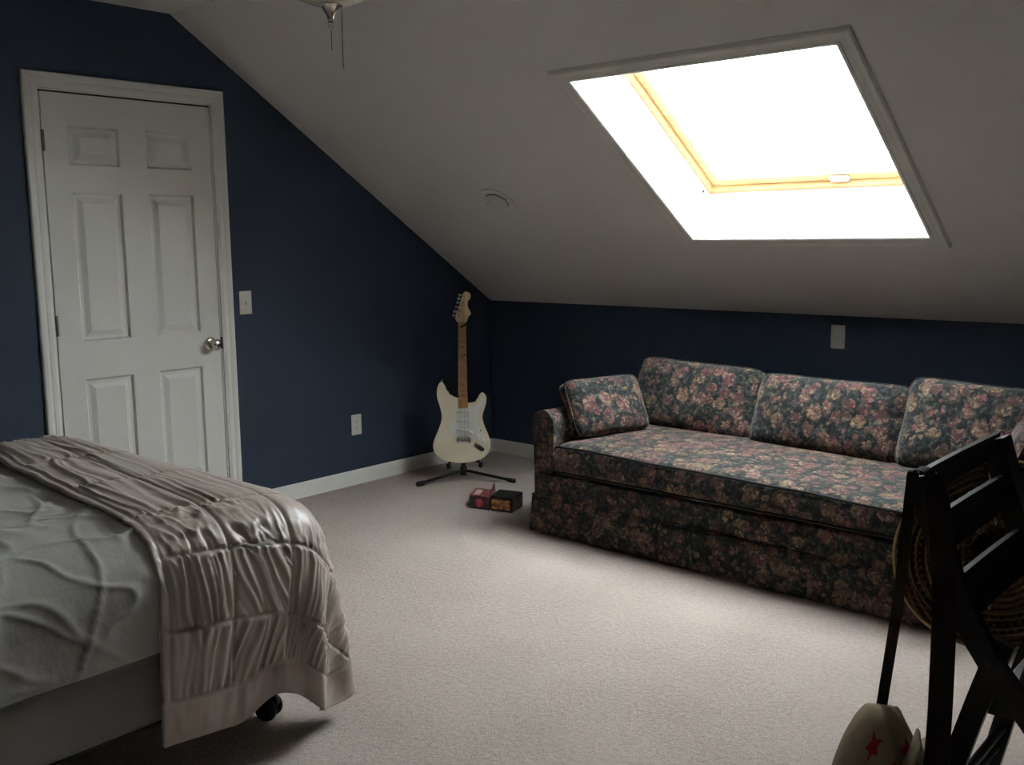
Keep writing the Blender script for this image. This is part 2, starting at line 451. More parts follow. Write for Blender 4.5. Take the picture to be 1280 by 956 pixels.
# baseboards ---------------------------------------------------------
bprof = [(0.0, 0), (.013, 0), (.013, .058), (.0105, .064), (.0105, .069), (.007, .078), (.005, .084), (.0, .085)]
def baseboard(name, a, b, nrm):
    bm = BM(); n = V(nrm); rings = []
    for p in (a, b): rings.append([bm.verts.new(V(p) + n * o + V((0, 0, z))) for o, z in bprof])
    for k in range(len(bprof)):
        k2 = (k + 1) % len(bprof); bm.faces.new((rings[0][k], rings[0][k2], rings[1][k2], rings[1][k]))
    bm.faces.new(rings[0]); bm.faces.new(rings[1][::-1])
    return structure(obj(name, bm, M_TRIM))
baseboard('baseboard_left', (0, DY1 + CW + .004, 0), (0, 0, 0), (1, 0, 0))
baseboard('baseboard_left', (0, Y_REAR, 0), (0, DY0 - CW - .004, 0), (1, 0, 0))
baseboard('baseboard_back', (.013, 0, 0), (X_RIGHT, 0, 0), (0, -1, 0))
baseboard('baseboard_front', (.013, Y_REAR, 0), (X_RIGHT, Y_REAR, 0), (0, 1, 0))
baseboard('baseboard_right', (X_RIGHT, Y_REAR + .013, 0), (X_RIGHT, -.013, 0), (-1, 0, 0))

# wall plates ----------------------------------------------------------
def plate(name, loc, rotz, label, cat, duplex=False):
    t = tag(empty(name, loc, (0, 0, rotz)), label, cat)          # local: faces +Y toward -y... x right, -y out of wall
    bm = BM(); box(bm, (-.036, -.006, -.059), (.036, 0, .059), .0035, 3); obj('cover_plate', bm, M_PLATE, t, True, 35)
    if not duplex:
        bm = BM(); box(bm, (-.006, -.0068, -.013), (.006, -.004, .013), .0008); obj('toggle_slot', bm, M_SLOT if False else M_PLATE, t)
        bm = BM(); prism(bm, [(-.006, .004), (-.018, .009), (-.0175, .0035), (-.006, -.008)], -.0042, .0042, lambda u, v, d: V((d, u, v)), .0008)
        obj('toggle', bm, M_PLATE, t)
        bm = BM(); lathe(bm, [(.0035, 0), (.003, .0015), (0, .0018)], 10, Matrix.Translation((0, -.006, -.008)) @ Matrix.Rotation(PI / 2, 4, 'X'))
        obj('toggle_gap_shade', bm, M_SLOT, t)  # dark dot coloured in for the opening and shade under the toggle
    else:
        for dz in (-.0195, .0195):
            bm = BM(); lathe(bm, [(.0, .0), (.0168, .0), (.0168, .0018), (.0158, .0026), (0, .0026)], 28, Matrix.Translation((0, -.0055, dz)) @ Matrix.Rotation(PI / 2, 4, 'X'))
            rc = obj('receptacle', bm, M_PLATE, t, True, 35)
            bm = BM()
            for dx in (-.0065, .0065): box(bm, (dx - .001, -.0086, dz - .001), (dx + .001, -.0079, dz + .007))
            lathe(bm, [(.0025, 0), (.0025, .0008), (0, .0008)], 10, Matrix.Translation((0, -.0079, dz - .0075)) @ Matrix.Rotation(PI / 2, 4, 'X'))
            o = obj('slot', bm, M_SLOT, rc)
    for dz in ((-.030, .030) if not duplex else (0,)):
        bm = BM(); lathe(bm, [(.0032, 0), (.0028, .001), (0, .0013)], 10, Matrix.Translation((0, -.006, dz)) @ Matrix.Rotation(PI / 2, 4, 'X'))
        obj('screw', bm, M_PLATE, t)
    return t
plate('light_switch', (0, -1.846, 1.081), PI / 2, 'ivory light switch on navy wall right of the white door', 'light switch')
plate('electrical_outlet', (0, -1.149, .346), PI / 2, 'ivory electrical outlet low on navy wall between door and guitar', 'outlet', True)
plate('light_switch', (2.340, 0, .889), 0, 'ivory switch plate on low navy wall above the floral sofa', 'light switch')

# recessed ceiling light ---------------------------------------------
RL = S(.878, 1.068, 0)
rm = Matrix(((1, 0, 0), (0, -Q, -NRM.y), (0, TAN * Q, -NRM.z))).to_4x4()   # local z points into the room, y up the slope
rl = tag(empty('recessed_ceiling_light', RL), 'white round recessed eyeball light in the sloped ceiling left of skylight', 'ceiling light')
rl.rotation_euler = rm.to_euler()
bm = BM(); lathe(bm, [(.100, -.002), (.101, .004), (.096, .008), (.075, .0075), (.062, .003), (.060, -.001)], 48); obj('trim_ring', bm, M_CEIL, rl, True, 40)
bm = BM(); lathe(bm, [(.063, -.002), (.063, .003)], 40, None, True, True); obj('gap_shade_ring', bm, M_SLOT, rl)  # dark disc, shade of the gap round the eyeball put in as colour
bm = BM(); lathe(bm, [(.052, .0), (.0585, .005), (.0590, .009), (.055, .012), (.048, .0125), (.045, .010), (.02, .0095), (0, .0095)], 40, Matrix.Rotation(.05, 4, 'X')); obj('eyeball', bm, M_CEIL, rl, True, 40)
for k in (-1, 1):
    bm = BM(); lathe(bm, [(.004, .0), (.003, .002), (0, .0022)], 10, Matrix.Translation((k * .080, k * .02, .0075))); obj('screw', bm, M_BRASS, rl)

# ceiling fan with bowl light -----------------------------------------
FX, FY = 2.045, -2.88
fan = tag(empty('ceiling_fan', (FX, FY, Z_CEIL)), 'ceiling fan light with cream glass bowl, nickel finial and two pull chains', 'ceiling fan')
def fl(name, prof, m, n=40, par=None, ang=45):
    bm = BM(); lathe(bm, prof, n); return obj(name, bm, m, par or fan, True, ang)
ZF = 1.995 - Z_CEIL       # tip of the finial, local
fl('canopy', [(.0, 0), (.07, 0), (.072, -.02), (.05, -.045), (.018, -.05), (.018, -.052)], M_NICKEL)
bm = BM(); tube(bm, [(0, 0, -.045), (0, 0, -.12)], .012, 14); obj('down_rod', bm, M_NICKEL, fan, True, 40)
fl('motor_housing', [(.02, -.10), (.09, -.105), (.115, -.125), (.12, -.16), (.105, -.195), (.06, -.205), (.055, -.24)], M_NICKEL)
fl('light_fitter', [(.055, -.225), (.075, -.235), (.08, -.265), (.07, -.27)], M_NICKEL)
def bowlm():
    m = NT('cream_bowl_glass'); c = m.coord(); n = m.noise(c, 9, 3)
    m.base(m.ramp(n, [(.3, (.55, .53, .42)), (.7, (.68, .66, .55))]), .25, 0, .5); m.b.inputs['Subsurface Weight'].default_value = 0; return m.m
zb = ZF + .062
fl('bowl', [(.150, zb + .090), (.153, zb + .086), (.148, zb + .068), (.130, zb + .044), (.10, zb + .022), (.06, zb + .006), (.0, zb - .001)], bowlm(), 48, None, 60)
fl('finial', [(.0, zb + .004), (.034, zb + .004), (.036, zb - .001), (.028, zb - .004), (.020, zb - .014), (.0115, zb - .028), (.0085, zb - .036), (.0105, zb - .039), (.0075, zb - .043),
              (.0095, zb - .049), (.006, zb - .053), (.0085, zb - .058), (.005, zb - .063), (0, zb - .064)], M_NICKEL)
for (dx, dy, za, zc) in ((.001, 0, zb - .063, ZF - .062), (.024, .021, zb - .0, ZF - .112)):
    bm = BM(); tube(bm, [(dx, dy, za), (dx, dy, zc)], .0012, 6)
    for k in range(int((za - zc) / .006)): 
        bmesh.ops.create_icosphere(bm, subdivisions=1, radius=.0017, matrix=Matrix.Translation((dx, dy, za - k * .006)))
    obj('pull_chain', bm, M_STEEL, fan, True)
for k in range(5):
    a = math.radians(12 + 72 * k); R = Matrix.Rotation(a, 4, 'Z')
    bm = BM(); prism(bm, closed_spline([(.20, -.05), (.35, -.062), (.55, -.064), (.61, -.05), (.625, 0), (.61, .05), (.55, .064), (.35, .062), (.20, .05)], 3), -.148, -.141,
                     lambda u, v, d: R @ V((u, v * .98, d + v * .18)), .002)
    bl = obj('blade', bm, M_TRIM, fan)
    bm = BM(); ribbon(bm, [R @ V((.09, 0, -.15)), R @ V((.16, 0, -.155)), R @ V((.26, 0, -.150))], .035, .004, tuple(R @ V((0, 1, .18)))); obj('blade_iron', bm, M_NICKEL, bl)
# ------------------------------------------------------------------ sofa
def fbm(p, o=3):
    s = 0; a = 1; p = V(p)
    for _ in range(o): s += a * mnoise.noise(p); p = p * 2.03; a *= .5
    return s
def cushion(bm, w, h, t, knife=.5, edge=.22, ears=.0, n=22, wob=.006, seed=0.0, sag=0.0):
    """soft cushion in local x (w), z (h), y thickness; returns boundary ring points"""
    vs = {}
    def P(i, j, side):
        u = -1 + 2 * i / n; v = -1 + 2 * j / n
        # bulged outline with ears
        ex = (1 - abs(v) ** 2.2) * ears; ez = (1 - abs(u) ** 2.2) * ears
        x = u * (w / 2) * (1 - ex * (1 if abs(u) > .0 else 0) * abs(u)); z = v * (h / 2) * (1 - ez * abs(v))
        rc = 1 - .085 * (abs(u) * abs(v)) ** 5
        x *= rc; z *= rc
        f = max(0.0, (1 - abs(u) ** 3.2)) ** .5 * max(0.0, (1 - abs(v) ** 3.2)) ** .5
        th = t / 2 * (edge + (1 - edge) * f)
        th += wob * fbm((x * 6 + seed, z * 6, side * 3.1), 2) * f
        z2 = z - sag * (1 - u * u) * (v + 1) / 2
        return (x, side * th, z2)
    grid = {}
    for side in (-1, 1):
        for i in range(n + 1):
            for j in range(n + 1):
                grid[(i, j, side)] = bm.verts.new(P(i, j, side))
        for i in range(n):
            for j in range(n):
                q = [grid[(i, j, side)], grid[(i + 1, j, side)], grid[(i + 1, j + 1, side)], grid[(i, j + 1, side)]]
                bm.faces.new(q if side < 0 else q[::-1])
    ringidx = [(i, 0) for i in range(n)] + [(n, j) for j in range(n)] + [(i, n) for i in range(n, 0, -1)] + [(0, j) for j in range(n, 0, -1)]
    m = len(ringidx)
    for k in range(m):
        a, b = ringidx[k], ringidx[(k + 1) % m]
        bm.faces.new((grid[(*a, -1)], grid[(*a, 1)], grid[(*b, 1)], grid[(*b, -1)]))
    return [[grid[(*a, s)].co.copy() for a in ringidx] for s in (-1, 1)]
def loop_tube(bm, pts, r, n=6):
    pts = [V(p) for p in pts]; m = len(pts); rings = []
    for i in range(m):
        t = (pts[(i + 1) % m] - pts[i - 1]).normalized(); u = V((0, 1, .01)); u = (u - t * u.dot(t)).normalized(); b = t.cross(u)
        rings.append([bm.verts.new(pts[i] + (u * math.cos(2 * PI * k / n) + b * math.sin(2 * PI * k / n)) * r) for k in range(n)])
    for i in range(m):
        A, B = rings[i], rings[(i + 1) % m]
        for k in range(n): bm.faces.new((A[k], A[(k + 1) % n], B[(k + 1) % n], B[k]))

SL, SD, AW = 2.26, .98, .120            # sofa length, depth, arm width
sofa = tag(empty('sofa', (1.398, -1.242, 0), (0, 0, math.radians(-1.35))), 'long dark floral skirted sofa against the low navy wall', 'sofa')
bm = BM(); box(bm, (.03, .006, .06), (SL - .03, SD, .295), .010, 3)
obj('base', bm, M_FLORAL, sofa, True, 40)
# arms: flat panel with rounded top, slight forward curve
for side in (0, 1):
    x0_ = 0.0 if side == 0 else SL - AW
    prof = [(0.004, .15), (0.0, .40), (-.006, .50), (-.004, .545), (.012, .575), (.040, .592), (.075, .592), (.105, .575), (.121, .545), (.124, .50), (.118, .40), (AW - .004, .15)]
    if side: prof = [(AW - a, b) for a, b in prof][::-1]
    bm = BM()
    prism(bm, open_spline([(a, b, 0) for a, b in prof], 3) and [(p.x, p.y) for p in open_spline([(a, b, 0) for a, b in prof], 3)], .012, SD - .02, lambda u, v, d, X=x0_: V((X + u, d, v - .035 * max(0, (d - .1)) * (1 if v > .45 else 0))), .012, 3)
    arm = obj('arm', bm, M_FLORAL, sofa, True, 45)
bm = BM(); box(bm, (AW * .5, SD - .16, .15), (SL - AW * .5, SD, .60), .05, 4); obj('backrest', bm, M_FLORAL, sofa, True, 45)
# skirt: panels with inverted pleats, slight flare and ripple
def skirt():
    bm = BM(); pts = []
    n = 300; zt, zb = .185, .012
    pl = [.72, 1.40]
    def off(x):
        o = .002 + .002 * math.sin(x * 9) + .0015 * math.sin(x * 23 + 1)
        for p in pl:
            d = abs(x - p)
            if d < .012: o += .016 * (1 - d / .012)
        return o
    path = [(0.0 - .004, SD - .02)] + [(-.004 - .003 * math.sin(t * 9), SD - .02 - t * (SD - .02)) for t in [k / 20 for k in range(1, 21)]]
    path = path[:-1] + [(-.006, .004)]
    front = [(-.006 + (SL + .012) * k / n, off(SL * k / n)) for k in range(1, n + 1)]
    right = [(SL + .006 + .003 * math.sin(t * 9), t * (SD - .02)) for t in [k / 20 for k in range(1, 21)]]
    allp = path + front + right
    rows = []
    for j in range(7):
        f = j / 6; z = zt + (zb - zt) * f; row = []
        for k, (x, y) in enumerate(allp):
            fx = -.010 * f if x < .02 else (.010 * f if x > SL - .02 else 0)
            fy = -.012 * f if y < .03 else 0
            row.append(bm.verts.new((x + fx, y + fy + (.002 * math.sin(k * .35) * f), z)))
        rows.append(row)
    for A, B in zip(rows, rows[1:]):
        for k in range(len(A) - 1): bm.faces.new((A[k], A[k + 1], B[k + 1], B[k]))
    return bm
sk = obj('skirt', skirt(), M_FLORAL, sofa, True, 50)
md = sk.modifiers.new('thick', 'SOLIDIFY'); md.thickness = .007; md.offset = -1
bm = BM(); tube(bm, [(-.008, .55, .187), (-.006, .004, .187), (-.003, -.001, .187), (SL * .5, -.001, .187), (SL + .003, -.001, .187), (SL + .006, .004, .187), (SL + .006, .55, .187)], .0028, 6)
obj('skirt_welt', bm, M_FLORAL, sofa, True)
# one long seat cushion
bm = BM()
CX0, CX1 = AW + .006, SL - AW - .006
nx, prof = 60, []
cp = [(.80, .452), (.60, .456), (.40, .456), (.20, .452), (.07, .446), (.015, .440), (-.012, .425), (-.028, .395), (-.030, .355), (-.018, .322), (.0, .306), (.04, .300), (.80, .300)]
rows = []
for i in range(nx + 1):
    u = i / nx; x = CX0 + (CX1 - CX0) * u
    e = min(u, 1 - u) * (CX1 - CX0); rnd = max(0, 1 - e / .05)
    sag = -.034 * u + .010 * math.sin(u * PI) + .010
    row = []
    for k, (y, z) in enumerate(cp):
        zz = z
        if z > .38: zz += sag * (1 if k < 7 else .5) - rnd ** 2 * .03
        if z > .38: zz += .004 * fbm((x * 3, y * 5, 1.3), 2)
        yy = y + (rnd ** 2 * .02 if y < .02 else 0) + (.005 * fbm((x * 4, z * 6, 7), 2) if y < .02 else 0)
        row.append(bm.verts.new((x, yy, zz)))
    rows.append(row)
for A, B in zip(rows, rows[1:]):
    for k in range(len(cp)):
        k2 = (k + 1) % len(cp); bm.faces.new((A[k], A[k2], B[k2], B[k]))
bm.faces.new(rows[0]); bm.faces.new(rows[-1][::-1])
pp = [V(r[6].co) + V((0, -.002, .004)) for r in rows]; pb = [V(r[9].co) for r in rows]
sc = obj('seat_cushion', bm, M_FLORAL, sofa, True, 60)
sm = sc.modifiers.new('sub', 'SUBSURF'); sm.levels = 1; sm.render_levels = 1
bm = BM(); tube(bm, pp, .0055, 6); obj('piping', bm, M_PIPING, sc, True)
bm = BM(); tube(bm, pb, .005, 6); obj('piping', bm, M_PIPING, sc, True)
# three loose back cushions
for k, (xc, w, h, yc, zc, rx, ry, rz) in enumerate(((.450, .690, .365, .735, .594, -20, 2.0, 3), (1.155, .720, .345, .700, .586, -22, .3, 0), (1.855, .745, .395, .68, .598, -22, 1.5, -1.5))):
    bm = BM(); rg = cushion(bm, w, h, .23, edge=.46, ears=.030, seed=k * 9.1, wob=.016, sag=.006, n=26)
    c = obj('back_cushion', bm, M_FLORAL, sofa, True, 70)
    M4 = Matrix.Translation((xc, yc, zc)) @ Matrix.Rotation(math.radians(rz), 4, 'Z') @ Matrix.Rotation(math.radians(rx), 4, 'X') @ Matrix.Rotation(math.radians(ry), 4, 'Y')
    c.matrix_local = M4
    for R_ in rg:
        bm = BM(); loop_tube(bm, R_, .004); obj('piping', bm, M_FLORAL, c, True)
def throw_pillow(pts, t, label, seed):
    A, B, C_, D = [V(p) for p in pts]            # bottom a, bottom b, top b, top a
    ctr = (A + B + C_ + D) / 4; X = ((B - A) + (C_ - D)) / 2; Z = ((D - A) + (C_ - B)) / 2
    w, h = X.length, Z.length; X.normalize(); Z.normalize(); Y = Z.cross(X).normalized(); Z = X.cross(Y)
    th = tag(empty('throw_pillow', ctr), label, 'pillow', None)
    th.rotation_euler = Matrix((X, Y, Z)).transposed().to_euler()
    bm = BM(); rg = cushion(bm, w, h, t, edge=.30, ears=.03, seed=seed, wob=.012, n=22)
    o = obj('pillow_cover', bm, M_FLORAL, th, True, 70)
    for R_ in rg:
        bm = BM(); loop_tube(bm, R_, .0035); obj('piping', bm, M_FLORAL, th, True)
    return th
throw_pillow([(1.585, -1.135, .463), (1.745, -.685, .468), (1.570, -.755, .708), (1.478, -1.155, .712)], .155, 'floral pillow leaning on the left arm of the dark floral sofa', 3.3)
throw_pillow([(3.43, -1.13, .45), (3.33, -.66, .45), (3.44, -.66, .72), (3.54, -1.13, .72)], .13, 'floral pillow on the right end of the sofa, behind the black chair', 8.8)

# ------------------------------------------------------------------ bed
BX0, BX1, BY0, BY1 = .585, 2.175, -5.10, -3.035      # mattress plan
ZB0, ZB1, ZM = .190, .392, .655
bed = tag(empty('bed', ((BX0 + BX1) / 2, (BY0 + BY1) / 2, 0)), 'bed with gray box spring and mattress on a black metal frame', 'bed')
def bobj(name, bm, m, par=None, **k):
    o = obj(name, bm, m, par or bed, **k); o.matrix_parent_inverse = Matrix.Translation(-bed.location) if par is None else Matrix.Identity(4); return o
bm = BM(); box(bm, (BX0 + .02, BY0 + .02, ZB0), (BX1 - .012, BY1 - .015, ZB1 - .002), .03, 4)
for v in bm.verts: v.co += V((1, 0, 0)) * .006 * fbm((v.co.y * 3, v.co.z * 4, 2), 2)
bobj('box_spring', bm, M_BOXSP, smooth=True, angle=50)
bm = BM(); box(bm, (BX0, BY0, ZB1), (BX1, BY1, ZM - .006), .12, 6); bobj('mattress', bm, M_BOXSP, smooth=True, angle=60)
bm = BM()
fx0, fx1, fy0, fy1 = BX0 + .10, BX1 - .10, BY0 + .1, BY1 - .10
for a, b in (((fx0, fy0, ZB0 - .045), (fx0 + .04, fy1, ZB0)), ((fx1 - .04, fy0, ZB0 - .045), (fx1, fy1, ZB0)), ((fx0, fy0, ZB0 - .05), (fx1, fy0 + .035, ZB0 - .012)), ((fx0, fy1 - .035, ZB0 - .05), (fx1, fy1, ZB0 - .012)), (((fx0 + fx1) / 2 - .02, fy0, ZB0 - .045), ((fx0 + fx1) / 2 + .02, fy1, ZB0 - .012))):
    box(bm, a, b, .004, 1)
bobj('bed_frame', bm, M_STEEL)
def caster(x, y, ang):
    R = Matrix.Translation((x, y, 0)) @ Matrix.Rotation(ang, 4, 'Z')
    bm = BM(); tube(bm, [R @ V((0, 0, .085)), R @ V((0, 0, ZB0 - .03))], .014, 12)
    lathe(bm, [(.0, .095), (.03, .095), (.033, .088), (.03, .08), (0, .08)], 20, R)
    st = bobj('caster_leg', bm, M_STEEL, smooth=True, angle=40)
    for s in (-1, 1):
        bm = BM(); lathe(bm, [(0, s * .010), (.026, s * .010), (.032, s * .014), (.033, s * .022), (.030, s * .029), (.012, s * .031), (0, s * .031)], 28, R @ Matrix.Translation((.014, 0, .0335)) @ Matrix.Rotation(PI / 2, 4, 'X'))
        bobj('caster_wheel', bm, M_RUBBER, st, smooth=True, angle=40)
    bm = BM(); prism(bm, closed_spline([(-.022, .04), (-.018, .07), (.0, .084), (.03, .08), (.045, .06), (.042, .045), (.02, .066), (.0, .05)], 3), -.009, .009, lambda u, v, d: R @ V((u, d, v)), .002)
    bobj('caster_hood', bm, M_DARK, st, smooth=True, angle=50)
for (x, y, a) in ((2.005, -3.185, .5), (fx0 + .03, -3.2, 1.2), (2.02, -4.95, 2), (fx0 + .03, -4.95, .3), ((fx0 + fx1) / 2, -4.1, .9)):
    caster(x, y, a)

def rbox_project(P, lo, hi, r):
    """nearest point on a rounded box; returns signed distance and outward normal"""
    c = (lo + hi) / 2; h = (hi - lo) / 2 - r
    d = P - c; q = np.abs(d) - h
    qo = np.maximum(q, 0); ln = np.linalg.norm(qo, axis=-1)
    inside = ln < 1e-9
    nrm = qo / np.maximum(ln, 1e-9)[..., None]
    k = np.argmax(q, -1); ni = np.zeros_like(P); np.put_along_axis(ni, k[..., None], 1.0, -1)
    nrm = np.where(inside[..., None], ni, nrm)
    sd = np.where(inside, q.max(-1), ln) - r
    return sd, nrm * np.sign(d + 1e-12)

# sheet over the mattress: wrinkled skin following the rounded box --------
def vnoise(P, f, o=3):
    return np.array([fbm((p[0] * f[0], p[1] * f[1], p[2] * f[2]), o) for p in P.reshape(-1, 3)]).reshape(P.shape[:-1])
def sheet():
    lo = np.array([BX0 - .004, BY0 - .004, .0]); hi = np.array([BX1 + .004, BY1 + .004, ZM + .004]); r = .135
    nu, nv = 250, 230
    arc = []                                    # cross-section path in x-z
    zt = ZM + .004; zl = ZB1 - .005
    path = [V((BX0 - .004, 0, zl))] + [V((BX0 - .004, 0, zt - r))]
    path += [V((BX0 - .004 + r - r * math.cos(a), 0, zt - r + r * math.sin(a))) for a in np.linspace(0, PI / 2, 9)[1:]]
    path += [V((BX1 + .004 - r + r * math.sin(a), 0, zt - r + r * math.cos(a))) for a in np.linspace(0, PI / 2, 9)]
    path += [V((BX1 + .004, 0, zl))]
    cum = [0]
    for a, b in zip(path, path[1:]): cum.append(cum[-1] + (b - a).length)
    us = np.interp(np.linspace(0, 1, nu), [0, .2, 1], [0, .5 * cum[-1], cum[-1]])   # denser on the near side
    px = np.interp(us, cum, [p.x for p in path]); pz = np.interp(us, cum, [p.z for p in path])
    # along y from the head edge over the foot edge and down
    ypath = [(BY0, 0.)] + [(BY1 + .004 - r + r * math.sin(a), r - r * math.cos(a)) for a in np.linspace(0, PI / 2, 9)] + [(BY1 + .004, zt - zl)]
    cy = [0]
    for a, b in zip(ypath, ypath[1:]): cy.append(cy[-1] + math.hypot(b[0] - a[0], b[1] - a[1]))
    vs = np.interp(np.linspace(0, 1, nv), [0, .16, 1], [0, .33 * cy[-1], cy[-1]])
    yy = np.interp(vs, cy, [p[0] for p in ypath]); dz = np.interp(vs, cy, [p[1] for p in ypath])
    X, Y = np.meshgrid(px, yy, indexing='ij'); Z0, DZ_ = np.meshgrid(pz, dz, indexing='ij')
    P = np.stack([X, Y, np.maximum(np.minimum(Z0, zt - DZ_), zl)], -1)
    for _ in range(3):
        sd, n = rbox_project(P, lo, hi, r); keep = P[..., 2] > zl + .001
        P = P - n * (sd * .999)[..., None]; P[..., 2] = np.maximum(P[..., 2], zl)
    sd, n = rbox_project(P, lo, hi, r)
    # creases: long soft folds running diagonally from the comforter, plus rumple
    A = P * np.array([1, 1, 1])
    # (u along the drop, v along the bed): creases lean diagonally from the covered foot end
    a_ = (A[..., 0] - BX1) - (A[..., 2] - ZM)                 # unrolled distance across the near edge
    b_ = A[..., 1]
    UV = np.stack([a_, b_, np.zeros_like(a_)], -1)
    R1 = np.stack([a_ * .8 + b_ * .6, b_ * .8 - a_ * .6, np.zeros_like(a_) + 2.2], -1)
    R2 = np.stack([a_ * .95 - b_ * .3, b_ * .95 + a_ * .3, np.zeros_like(a_) + 7.7], -1)
    w1 = vnoise(UV + 3.3, (2.6, 2.6, 1), 3)
    t1 = vnoise(R1 + 9.1, (2.0, 5.0, 1), 2)
    t2 = vnoise(R2 + 4.2, (1.6, 7.5, 1), 2)
    t3 = vnoise(UV + 17.7, (4.5, 3.2, 1), 2)
    rid = lambda t, wd: np.exp(-np.abs(t) / wd)
    hgt = .008 * w1 + .013 * rid(t1, .08) * np.clip(.45 + 1.2 * w1, 0, 1) + .012 * rid(t2, .07) * np.clip(.5 - w1, 0, 1) + .007 * rid(t3, .06) + .0035 * t2 + .003 * t1
    d = P[..., 2] - zl
    hgt = hgt * np.clip(.3 + d / .1, 0, 1) + .006
    # hem waves
    wav = .010 * vnoise(A + 31, (0.1, 3.0, .1), 2) * np.clip(1 - d / .12, 0, 1)
    P = P + n * (hgt + np.abs(wav))[..., None]
    P[..., 2] += (.012 * vnoise(A + 5, (.1, 1.6, .1), 2)) * np.clip(1 - d / .05, 0, 1) * (P[..., 0] > BX1 - .2)
    return P
sh = grid_obj('bed_sheet', sheet(), M_SHEET)
tag(sh, 'rumpled gray sheet tucked over the mattress, bare beside the taupe comforter', 'bed sheet')

# comforter: small cloth solve over the bed foot ----------------------------
def cat_up(P, fu, fv):
    def up(A, f, axis):
        A = np.moveaxis(A, axis, 0); n = A.shape[0]; m = (n - 1) * f + 1
        t = np.arange(m) / f; i = np.minimum(t.astype(int), n - 2); s = (t - i)[:, None, None]
        E = np.concatenate([2 * A[:1] - A[1:2], A, 2 * A[-1:] - A[-2:-1]], 0)
        a, b, c, d = E[i], E[i + 1], E[i + 2], E[i + 3]
        R = .5 * (2 * b + (c - a) * s + (2 * a - 5 * b + 4 * c - d) * s * s + (3 * b - a - 3 * c + d) * s ** 3)
        return np.moveaxis(R, 0, axis)
    return up(up(P, fu, 0), fv, 1)
def normals(P):
    du = np.gradient(P, axis=0); dv = np.gradient(P, axis=1); n = np.cross(du, dv)
    return n / np.maximum(np.linalg.norm(n, axis=-1, keepdims=True), 1e-9)
def drape():
    h = .024
    LU, LV = 2.385, .905
    nu, nv = int(LU / h) + 1, int(LV / h) + 1
    U, W = np.meshgrid(np.arange(nu) * h, np.arange(nv) * h, indexing='ij')
    # flat start: U runs across the bed (far to near), W towards the foot
    ca, sa = math.cos(math.radians(5.5)), math.sin(math.radians(5.5))
    ox, oy = .25, -3.405
    sq = .955                                  # a little slack so that folds form along the hem
    X = ox + U * ca + W * sa * sq; Y = oy - U * sa + W * ca * sq
    P = np.stack([X, Y, np.full_like(X, ZM + .035)], -1)
    P[..., 2] += .004 * RNG.standard_normal(P.shape[:2]); P[..., 1] += .002 * RNG.standard_normal(P.shape[:2])
    lo = np.array([BX0 - .022, BY0 - .1, -.2]); hi = np.array([BX1 + .022, BY1 + .022, ZM + .028]); r = .160
    vel = np.zeros_like(P); dt = 1 / 60
    home = P.copy(); held = (X > BX0 + .12) & (X < BX1 - .10) & (Y < BY1 - .10)
    cons = []
    def C(a, b, L, k): cons.append((a, b, L, k))
    s_ = slice
    for par in (0, 1):
        C((s_(par, nu - 1, 2), s_(None)), (s_(par + 1, nu, 2), s_(None)), h, 1)
        C((s_(None), s_(par, nv - 1, 2)), (s_(None), s_(par + 1, nv, 2)), h, 1)
    for par in (0, 1):
        C((s_(par, nu - 1, 2), s_(0, nv - 1)), (s_(par + 1, nu, 2), s_(1, nv)), h * 1.4142, .35)
        C((s_(par, nu - 1, 2), s_(1, nv)), (s_(par + 1, nu, 2), s_(0, nv - 1)), h * 1.4142, .35)
    for st in (4,):
        for par in range(2):
            C((s_(par * st, nu - st, 2 * st), s_(None)), (s_(par * st + st, nu, 2 * st), s_(None)), h * st, .05)
    def solve(a, b, L, k):
        A = P[a]; B = P[b]
        n0 = min(A.shape[0], B.shape[0]); n1 = min(A.shape[1], B.shape[1])
        A = A[:n0, :n1]; B = B[:n0, :n1]
        d = B - A; ln = np.linalg.norm(d, axis=-1, keepdims=True)
        cr = d * (k * .5 * (ln - L) / np.maximum(ln, 1e-9))
        A += cr; B -= cr
    for it in range(300):
        vel[..., 2] -= 9.8 * dt; vel *= .975
        old = P.copy(); P += vel * dt
        for _ in range(16):
            for a, b, L, k in cons: solve(a, b, L, k)
            sd, n = rbox_project(P, lo, hi, r)
            hit = sd < 0
            P -= n * np.minimum(sd, 0)[..., None]
            P[..., 2] = np.maximum(P[..., 2], .02)
            P[held, :2] = home[held, :2]
        mv = P - old
        tang = mv - n * (mv * n).sum(-1, keepdims=True)
        P -= tang * (hit * .75)[..., None]
        vel = (P - old) / dt
    return P, h
Pc, hc = drape()
for _ in range(5):
    Pc[:, 1:-1] = .5 * Pc[:, 1:-1] + .25 * (Pc[:, :-2] + Pc[:, 2:])
    Pc[1:-1] = .6 * Pc[1:-1] + .2 * (Pc[:-2] + Pc[2:])
